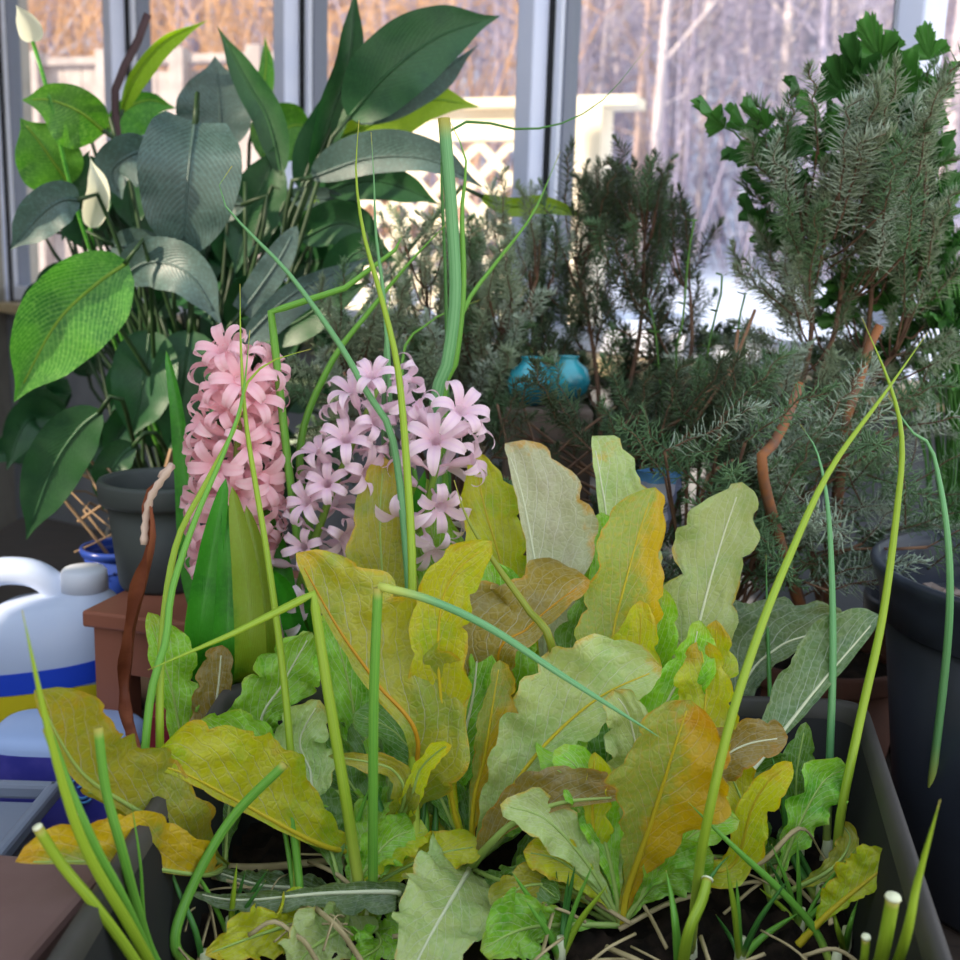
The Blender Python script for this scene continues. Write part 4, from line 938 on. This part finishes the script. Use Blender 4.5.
lil('gy', [(195, 122, 1.46), (190, 160, 1.42), (186, 205, 1.42), (183, 256, 1.44)], 48, 46, fl=.25, fr=.25, prof=lambda s: max(0, math.sin(math.pi*(.14+.86*s)))**.6)
lil('gy', [(150, 150, 1.52), (130, 155, 1.5), (112, 172, 1.5), (122, 200, 1.5)], 30, 22)
lil('dk', [(118, 150, 1.6), (125, 175, 1.6), (130, 200, 1.6), (135, 235, 1.6)], 22, 22)
lil('br', [(255, 120, 1.75), (262, 95, 1.75), (266, 65, 1.75), (265, 36, 1.75)], 8, 10)
lil('br', [(262, 160, 1.74), (280, 135, 1.76), (295, 125, 1.77), (315, 130, 1.78)], 30, 28)
lil('dk', [(312, 180, 1.58), (330, 120, 1.56), (350, 60, 1.55), (356, -20, 1.55)], 17, 17, fl=.8, fr=.3, sw=.5)
lil('dk', [(300, 190, 1.6), (318, 150, 1.6), (338, 110, 1.6), (352, 60, 1.6)], 24, 20, fl=.3, fr=.8)
lil('dk', [(348, 118, 1.54), (390, 72, 1.52), (440, 36, 1.52), (500, 16, 1.53)], 36, 34, fl=.15, fr=.3)
lil('gy', [(350, 118, 1.56), (400, 92, 1.55), (440, 72, 1.56), (478, 45, 1.56)], 6, 22, fl=.15, fr=.2)
lil('ye', [(335, 140, 1.6), (385, 118, 1.6), (430, 100, 1.6), (480, 107, 1.6)], 20, 24, fl=.1, fr=.3)
lil('gy', [(310, 178, 1.55), (370, 158, 1.52), (430, 160, 1.5), (484, 188, 1.5)], 26, 16, fl=.2, fr=.3)
lil('dk', [(325, 190, 1.6), (370, 180, 1.6), (410, 190, 1.6), (440, 205, 1.6)], 20, 20)
lil('br', [(128, 262, 1.40), (95, 285, 1.38), (55, 325, 1.36), (14, 402, 1.35)], 50, 40, fl=.2, fr=.25)
lil('gy', [(118, 280, 1.42), (150, 262, 1.42), (190, 275, 1.4), (222, 326, 1.4)], 26, 28, fl=.2, fr=.2)
lil('gy', [(80, 200, 1.45), (62, 200, 1.43), (40, 215, 1.42), (10, 250, 1.42)], 24, 22)
lil('dk', [(102, 410, 1.36), (78, 430, 1.36), (52, 470, 1.36), (26, 540, 1.36)], 30, 30, fl=.2, fr=.2)
lil('dk', [(135, 445, 1.42), (122, 455, 1.41), (110, 475, 1.4), (103, 510, 1.4)], 16, 20)
lil('gy', [(242, 312, 1.42), (262, 285, 1.42), (280, 258, 1.42), (297, 226, 1.42)], 15, 14, fl=.1, fr=.1, prof=prof_strap)
lil('gy', [(240, 345, 1.38), (285, 300, 1.38), (330, 275, 1.38), (368, 258, 1.38)], 12, 22, fl=.2, fr=.2)
lil('dk', [(260, 340, 1.45), (300, 320, 1.44), (330, 300, 1.43), (372, 280, 1.43)], 14, 22)
lil('dk', [(150, 330, 1.5), (145, 370, 1.48), (140, 400, 1.47), (130, 440, 1.47)], 34, 34)
lil('dk', [(190, 330, 1.52), (185, 370, 1.5), (178, 420, 1.5), (165, 455, 1.5)], 40, 34)
lil('gy', [(245, 205, 1.5), (232, 205, 1.5), (220, 212, 1.5), (204, 220, 1.5)], 14, 14)
lil('gy', [(110, 245, 1.5), (140, 250, 1.5), (160, 262, 1.5), (170, 290, 1.5)], 22, 24)
lil('gy', [(290, 195, 1.6), (310, 198, 1.6), (335, 200, 1.6), (352, 210, 1.6)], 12, 14)
lil('dk', [(300, 240, 1.6), (330, 225, 1.6), (355, 225, 1.6), (385, 245, 1.6)], 24, 20)
lil('br', [(300, 240, 1.6), (308, 220, 1.6), (314, 205, 1.6), (318, 190, 1.6)], 7, 8)
lil('dk', [(232, 270, 1.6), (240, 230, 1.6), (262, 190, 1.6), (280, 140, 1.6)], 32, 32)
lil('dk', [(190, 300, 1.62), (170, 260, 1.62), (160, 220, 1.62), (160, 180, 1.62)], 30, 30)
lil('dk', [(95, 250, 1.62), (80, 220, 1.62), (70, 190, 1.62), (90, 150, 1.62)], 22, 22)
lil('dk', [(230, 330, 1.55), (260, 300, 1.55), (275, 330, 1.55), (290, 380, 1.55)], 30, 30)
lil('dk', [(330, 290, 1.58), (345, 262, 1.58), (365, 250, 1.58), (400, 262, 1.58)], 20, 20)
for i in range(48):
    px, py = R(40, 350), R(190, 500); a = R(-1.4, 1.4); l = R(50, 95); dd = R(1.6, 1.8)
    lil('dk', [(px, py, dd), (px+math.sin(a)*l*.4, py-math.cos(a)*l*.35, dd), (px+math.sin(a)*l*.8, py-math.cos(a)*l*.3, dd-.03), (px+math.sin(a)*l*1.2, py+R(0, 25), dd-.06)], R(18, 26), R(18, 26))
for i in range(24):
    a = lc+Vector((R(-.09, .09), R(-.09, .05), 0)); b = U(R(60, 320), R(180, 330), R(1.45, 1.75))
    MB().tube(spline([a, a.lerp(b, .5)+Vector((R(-.02, .02), 0, .02)), b], 10), .003, 5).build('leaf_stalk', pet, lily)
# white spathes
def spathe(pts, w, stalk):
    P = P3(pts); mb, C = blade(P, w*P[0].y/F, w*P[0].y/F, prof=prof_lance, fl=.6, fr=.6, n=16, m=5); o = mb.build('flower', spat, lily)
    MB().tube(spline([lc]+P3(stalk)+[P[0]], 20), .0028, 6).build('flower_stalk', LM['br'], o)
spathe([(33, 42, 1.5), (30, 30, 1.49), (24, 18, 1.48), (16, 5, 1.47)], 14, [(90, 250, 1.55), (50, 100, 1.5)])
spathe([(90, 228, 1.5), (96, 205, 1.49), (98, 185, 1.48), (90, 158, 1.48)], 15, [(110, 330, 1.55)])
tag(MB().tube(spline([lc+Vector((.02, 0, 0))]+P3([(150, 300, 1.7), (115, 110, 1.7), (135, 50, 1.72), (148, 14, 1.72)]), 20), .006, 7).build('dead_stalk', plain('dead_stalk', '4a3538', .7), lily))
# dry stems under the lily
for i in range(16):
    a = U(R(60, 210), R(520, 580), R(1.35, 1.5)); b = U(R(40, 200), R(430, 520), R(1.35, 1.5))
    MB().tube(spline([lc+Vector((R(-.06, .06), -.06, 0)), b, a], 10), R(.001, .0025), 5).build('dry_stalk', plain('dry_stalk', '8d7458', .7), lily)
# ================================================================ rosemaries
nee = [plain('needle_%d' % i, a, .5, b, 18, transl=.15, spec=.4) for i, (a, b) in enumerate((('7e9070', '9fb08c'), ('3e4f34', '566646'), ('587a50', '6f9164'), ('a4b8a0', 'bccab4')))]
woody = plain('woody_stem', '5e4638', .8, '7a5c46', 40)
def sprig_mesh(L, cnt, nl, nw, droop=.0, seed=0, curly=0):
    rs = random.Random(seed); mb = MB()
    P = [Vector((rs.uniform(-.1, .1)*L*(k/8)**2, rs.uniform(-.1, .1)*L*(k/8)**2, L*k/8)) for k in range(9)]
    C = spline(P, 24); mb.tube(C, [.0013*(1-.6*i/24) for i in range(25)], 5, mi=0)
    for i in range(cnt):
        s = .04+.96*(i/cnt)**.9; k = min(23, int(s*24)); p = C[k].lerp(C[k+1], s*24-k); a = i*2.4+rs.uniform(-.4, .4)
        tip = sst(.7, 1.0, s); ln = nl*rs.uniform(.7, 1.15)*(1-.45*tip); el = lerp(.35, 1.2, tip)+rs.uniform(-.2, .25)
        dv = Vector((math.cos(a)*math.cos(el), math.sin(a)*math.cos(el), math.sin(el)))
        sd = dv.cross(Vector((0, 0, 1))).normalized()*nw; nm = sd.cross(dv).normalized()*nw*.7
        bend = Vector((rs.uniform(-1, 1)*curly, rs.uniform(-1, 1)*curly, .35+rs.uniform(-1, .3)*curly))*ln*.35
        q0, q1, q2 = p, p+dv*ln*.55-bend*.2, p+dv*ln+bend*.6
        mb.add([q0-sd*.5, q0+sd*.5, q1-sd, q1+sd, q2, q1+nm*.9, q0+nm*.4], [(0, 1, 3, 2), (2, 3, 4), (1, 6, 5, 3), (3, 5, 4), (0, 2, 5, 6), (2, 4, 5)], None, 1)
    return mb
def mesh_of(mb, mats, nm='sprig'):
    o = mb.build(nm, mats); m_ = o.data; bpy.data.objects.remove(o); return m_
SP = {}
for ni in range(4): SP[ni] = [mesh_of(sprig_mesh(.11, 130, .024, .0012, seed=s+ni*10, curly=.5), [woody, nee[ni]]) for s in range(3)]
SPL = [mesh_of(sprig_mesh(.13, 80, .030, .0013, seed=50+s, curly=1.3), [woody, nee[2 if s else 3]]) for s in range(3)]
def put(m_, e, p, dr, sc, name='sprig'):
    o = bpy.data.objects.new(name, m_); link(o, e); o.location = p-WP(e); o.rotation_mode = 'QUATERNION'
    o.rotation_quaternion = Vector(dr).to_track_quat('Z', 'Y') @ Matrix.Rotation(R(0, 6.28), 4, 'Z').to_quaternion(); o.scale = (sc, sc, sc); return o
FOL = {}
def mass(e, r, br, kinds, cnt):
    fo = FOL.setdefault(e.name, MB())
    for _ in range(cnt):
        p = U(R(r[1], r[2]), R(r[3], r[4]), R(r[5], r[6])+.04); q = min((c for C in br for c in C[4:]), key=lambda c: (c-p).length)
        dr = (p-q); dr = (dr.normalized() if dr.length > .001 else Vector((0, 0, 1)))*.6+Vector((R(-.5, .5), R(-.4, .4), r[7]))
        ki = random.choice(kinds); m_ = random.choice(SP[ki]); M = Matrix.Translation(p) @ dr.to_track_quat('Z', 'Y').to_matrix().to_4x4() @ Matrix.Rotation(R(0, 6.28), 4, 'Z') @ Matrix.Scale(r[8]*R(.75, 1.25), 4)
        b = len(fo.v)
        for v in m_.vertices: fo.v.append(tuple(M @ v.co)); fo.uv.append((0, 0))
        for f in m_.polygons: fo.f.append(tuple(b+i for i in f.vertices)); fo.mi.append(0 if f.material_index == 0 else 1+ki)
def rosemary(key, label, regions, kinds, mains, n=96, mul=1.6):
    """regions: (weight, px0, px1, py0, py1, y0, y1, up, scale)"""
    base = POTS[key]; e = empty('rosemary', base, label, 'rosemary')
    br = []
    for pts in mains:
        C = spline([base+Vector((R(-.02, .02), R(-.02, .02), 0))]+P3(pts), 20); br.append(C)
        MB().tube(C, [.0055*(1-.65*i/20) for i in range(21)], 7).build('branch', woody, e)
    tw = sum(r[0] for r in regions)
    for r in regions:
        for _ in range(int(n*r[0]/tw)):
            px, py, y = R(r[1], r[2]), R(r[3], r[4]), R(r[5], r[6]); p = U(px, py, y)
            q = min((c for C in br for c in C[4:]), key=lambda c: (c-p).length+abs(c.z-p.z+.05)*.6)
            dr = (p-q); dr = (dr.normalized() if dr.length > .001 else Vector((0, 0, 1)))*.7+Vector((R(-.35, .35), R(-.35, .35), r[7]))
            o = put(random.choice(SP[random.choice(kinds)] if r[8] < 5 else SPL), e, p, dr, (r[8] % 5)*R(.75, 1.25))
            if (p-q).length > .02: TW.setdefault(e.name, MB()).tube(spline([q, q.lerp(p, .5)+Vector((0, 0, -.008)), p+dr.normalized()*.01], 6), .0013, 4, cap=False)
        mass(e, r, br, kinds, int(n*mul*r[0]/tw))
    if e.name in FOL:
        tag(FOL[e.name].build('foliage', [woody]+[nee[k] for k in range(4)], e), kind='stuff')
    tag(TW[e.name].build('twigs', woody, e), kind='stuff'); return e
TW = {}
rosemary('ros_l', 'pale grey-green curly rosemary in the middle, beside the peace lily', [
    (3, 400, 520, 300, 420, 1.30, 1.55, .9, .75), (1.1, 390, 480, 250, 340, 1.3, 1.5, 1, .6), (.8, 470, 540, 220, 320, 1.35, 1.5, 1, .6), (2.2, 320, 440, 330, 440, 1.3, 1.45, .4, .7), (1, 470, 520, 400, 470, 1.3, 1.4, .5, .7)],
    (0, 2, 0, 3), [[(440, 420, 1.42), (430, 340, 1.42), (425, 270, 1.42)], [(470, 430, 1.42), (500, 340, 1.42), (510, 270, 1.42)], [(420, 450, 1.42), (370, 400, 1.4), (345, 370, 1.4)], [(455, 420, 1.42), (470, 330, 1.42), (470, 260, 1.42)], [(470, 400, 1.4), (530, 300, 1.4), (540, 240, 1.42)]])
rosemary('ros_m', 'dark green rosemary spreading in front of the middle window post', [
    (3, 520, 690, 250, 340, 1.38, 1.55, .9, .7), (1.3, 560, 660, 200, 260, 1.4, 1.55, 1, .7), (1, 625, 665, 200, 250, 1.4, 1.5, .9, .6), (2.5, 520, 720, 330, 460, 1.35, 1.5, .5, .75), (1.5, 480, 560, 380, 470, 1.3, 1.45, .5, .7), (1.2, 600, 720, 420, 520, 1.3, 1.45, .5, .7)],
    (1, 1, 2, 1), [[(600, 420, 1.42), (590, 330, 1.45), (575, 260, 1.47)], [(625, 420, 1.42), (640, 330, 1.45), (645, 230, 1.45)], [(560, 440, 1.42), (535, 350, 1.42), (530, 270, 1.44)], [(660, 440, 1.4), (690, 360, 1.4), (690, 290, 1.45)], [(570, 450, 1.4), (540, 420, 1.38), (500, 400, 1.36)]])
rr_ = rosemary('ros_r', 'tall silvery rosemary with bare brown trunks on the right', [
    (1.3, 780, 930, 150, 270, 1.12, 1.28, 1.1, .9), (1.9, 780, 930, 240, 330, 1.18, 1.35, .7, .7), (1.6, 770, 930, 320, 430, 1.2, 1.35, .2, .65), (1.5, 720, 860, 380, 480, 1.2, 1.35, .1, .65)],
    (0, 3, 0, 2), [[(770, 470, 1.24), (800, 390, 1.26), (812, 320, 1.27), (805, 180, 1.27)], [(840, 440, 1.26), (868, 330, 1.28), (875, 200, 1.28)], [(800, 460, 1.26), (835, 330, 1.28), (850, 200, 1.26)], [(850, 430, 1.26), (905, 330, 1.27), (915, 210, 1.28)]])
for C_ in ([(764, 482, 1.04), (778, 440, 1.05), (790, 410, 1.06), (800, 385, 1.08)], [(845, 435, 1.17), (858, 390, 1.18), (868, 350, 1.2), (880, 325, 1.2)]):
    MB().tube(spline([POTS['ros_r']+Vector((0, -.03, 0))]+P3(C_), 20), [.007*(1-.3*i/20) for i in range(21)], 8).build('bare_trunk', plain('bare_trunk', '9a6238', .7, '7c5a48', 60), rr_)
# trailing herb between and low green growth on the right
base = POTS['herb']; hb = empty('savory', base, 'sprawling dark herb of brown stems and thin leaves behind the lettuces', 'herb')
for i in range(34):
    p1 = U(R(650, 930), R(400, 600), R(1.05, 1.25)); md = base.lerp(p1, .5)+Vector((0, 0, R(.0, .08)))
    MB().tube(spline([base+Vector((R(-.05, .05), R(-.05, .05), 0)), md, p1], 12), R(.001, .002), 5).build('stem', woody, hb)
    put(random.choice(SPL), hb, p1, (R(-.7, .7), R(-.5, 0), R(.1, .8)), R(.6, .9))
for i in range(60):
    p1 = U(R(730, 930), R(430, 585), R(1.08, 1.3)); put(random.choice(SPL), hb, p1, (R(-.8, .8), R(-.6, 0), R(-.1, .8)), R(.55, .9))
for k in ([(640, 520, 1.15), (690, 430, 1.2), (730, 370, 1.22), (755, 310, 1.25)], [(700, 500, 1.12), (735, 460, 1.15), (770, 440, 1.18)], [(690, 430, 1.18), (728, 380, 1.2), (738, 330, 1.22)]):
    MB().tube(spline([base]+P3(k), 16), .002, 5).build('stem', plain('light_stem', '8e6a50', .7), hb)
low = empty('tarragon', Vector((U(560, 600, 1.2).x, 1.2, BZ)), 'low dark leafy tangle filling the gap behind the lettuce tips', 'herb')
for i in range(98):
    px = R(490, 760); p1 = U(px, R(410, 600), R(1.12, 1.3)); put(random.choice(SP[random.choice((1, 1, 2))]), low, p1, (R(-.6, .6), R(-.5, .1), R(.2, 1)), R(.55, .85))
tag(MB().tube(spline([Vector((U(560, 600, 1.2).x, 1.2, BZ)), U(560, 560, 1.2), U(570, 470, 1.2)], 8), .003, 6).build('stem', woody, low))
for i in range(26):
    MB().tube(spline([Vector((U(560, 600, 1.2).x+R(-.1, .1), 1.2+R(-.05, .05), BZ)), U(R(520, 700), R(480, 560), 1.2), U(R(490, 740), R(400, 480), 1.22)], 8), .0016, 5).build('stem', woody, low)
# slim round-leaved herb sprouts before the snow
th = empty('thyme', U(684, 430, 1.25), 'slender small-leaved herb shoots standing up against the snow', 'herb')
lfm = plain('thyme_leaf', '4d7a3c', .5, '6a9a44', 30, transl=.3)
for pts in ([(676, 380, 1.25), (683, 320, 1.25), (688, 260, 1.25), (694, 222, 1.25)], [(706, 380, 1.25), (712, 330, 1.25), (722, 290, 1.25), (722, 276, 1.25)], [(742, 380, 1.25), (738, 330, 1.25), (745, 295, 1.25)], [(660, 380, 1.27), (655, 330, 1.27), (648, 300, 1.27)]):
    C = spline([base]+P3(pts), 24); st_ = MB().tube(C, [.0012]*25, 5).build('stem', lfm, th); lm = MB()
    for k in range(10, 25, 2):
        for sg in (-1, 1):
            a = R(0, 3); dv = Vector((math.cos(a)*sg, math.sin(a)*sg, .35)).normalized(); s_ = R(.008, .013); sd = dv.cross(Vector((0, 0, 1))).normalized()*s_*.4
            q = C[k]; MB().add([q, q+dv*s_*.5-sd, q+dv*s_*.5+sd, q+dv*s_], [(0, 2, 3, 1)]).build('leaflet', lfm, st_)
# ================================================================ parsley
pm = [plain('parsley_%d' % i, a, .45, b, 30, transl=tr_, spec=.45) for i, (a, b, tr_) in enumerate((('4a8438', '5b9a44', .35), ('35682e', '467c3a', .3)))]
def leaflet_mesh(seed):
    rs = random.Random(seed); mb = MB(); out = []
    K = 66
    for i in range(K+1):
        t = i/K; a = math.radians(-115+230*t); lobe = abs(math.cos(a*1.5))**.6; r_ = .0205*(.26+.74*lobe)*(1-.10*abs(math.sin(i*math.pi/3)))*(1+.05*rs.uniform(-1, 1))
        if i % 6 in (2, 3, 4): r_ *= 1.06
        out.append((math.sin(a)*r_, 0, .012+math.cos(a)*r_))
    vs = [(0, 0, 0)]; fs = []
    for q in (.5, 1):
        for (x, y, z) in out: vs.append((x*q, (.004*math.sin(x*500)+.003*math.sin(z*420+seed))*q-.10*abs(x)*q, (z)*q if q == 1 else z*.5))
    n = K+1
    for i in range(K): fs.append((0, 1+i, 2+i)); fs.append((1+i, 1+n+i, 2+n+i, 2+i))
    mb.add(vs, fs); return mb
PL = [mesh_of(leaflet_mesh(s), pm[s % 2], 'leaflet') for s in range(4)]
base = POTS['pars']; ps = empty('parsley', base, 'bushy bright green parsley behind the silvery rosemary at the right edge', 'parsley')
fr = [(725, 128, 1.4), (750, 135, 1.4), (768, 128, 1.4), (775, 200, 1.4), (762, 222, 1.4), (775, 245, 1.4), (806, 105, 1.4), (825, 130, 1.4), (845, 150, 1.4), (860, 75, 1.38), (880, 60, 1.38), (900, 75, 1.38), (870, 95, 1.38), (895, 110, 1.38), (845, 95, 1.38), (915, 95, 1.38), (925, 130, 1.38), (905, 140, 1.38), (880, 140, 1.38), (860, 125, 1.38), (830, 165, 1.4), (900, 175, 1.4), (930, 170, 1.4), (860, 185, 1.4), (920, 205, 1.4), (890, 215, 1.4), (935, 235, 1.4), (800, 190, 1.4), (930, 60, 1.38)]
for (px, py, y) in fr:
    tip = U(px, py, y-.12+R(-.05, .05)); a = base+Vector((R(-.02, .02), R(-.02, .02), 0)); out_ = Vector((tip.x-base.x, 0, 0)); mid = a.lerp(tip, .5)-out_*.25+Vector((0, 0, .03))
    C = spline([a, mid, tip-Vector((0, 0, .01))+out_*-.05, tip], 20); o = MB().tube(C, [.0018*(1-.4*i/20) for i in range(21)], 6).build('frond', pm[0], ps)
    T = (C[-1]-C[-3]).normalized()
    for (f, s_, an) in ((0, 1.15, 0), (2, .95, 1), (2, .95, -1), (5, .85, 1.2), (5, .85, -1.2), (8, .7, 1.1), (8, .7, -1.1)):
        q = C[-1-f]; sd = T.cross(Vector((0, 1, 0))).normalized()*(an*.9); dr = (T+sd+Vector((0, R(-.5, .2), 0))).normalized()
        l_ = put(random.choice(PL), o, q, dr, s_*R(1.05, 1.4), 'leaflet')
        l_.rotation_quaternion = dr.to_track_quat('Z', 'Y') @ Matrix.Rotation(R(-.6, .6), 4, 'Z').to_quaternion()
# loose leaves: one lying over the middle post, one on the shelf
for nm_, pts, w, lab in (('lily_leaf', [(480, 196, 1.5), (510, 206, 1.49), (545, 204, 1.48), (590, 218, 1.48)], 9, None), ('fallen_leaf', [(505, 345, 1.80), (520, 342, 1.795), (535, 346, 1.79), (548, 352, 1.785)], 9, 'green fallen leaf lying on the short tan shelf')):
    if lab is None: lil('ye', pts, w, w+2); continue
    P = P3(pts)
    for p_ in P: p_.z = a_.z-.0185+.002
    P[1].z += .004; mb, C = blade(P, w*P[0].y/F*1.6, w*P[0].y/F*1.6, prof=prof_lance, n=16, m=4, fl=.1, fr=.1, twist=1.1); tag(mb.build(nm_, LM['ye'], None, origin=P[0]), lab, 'leaf')
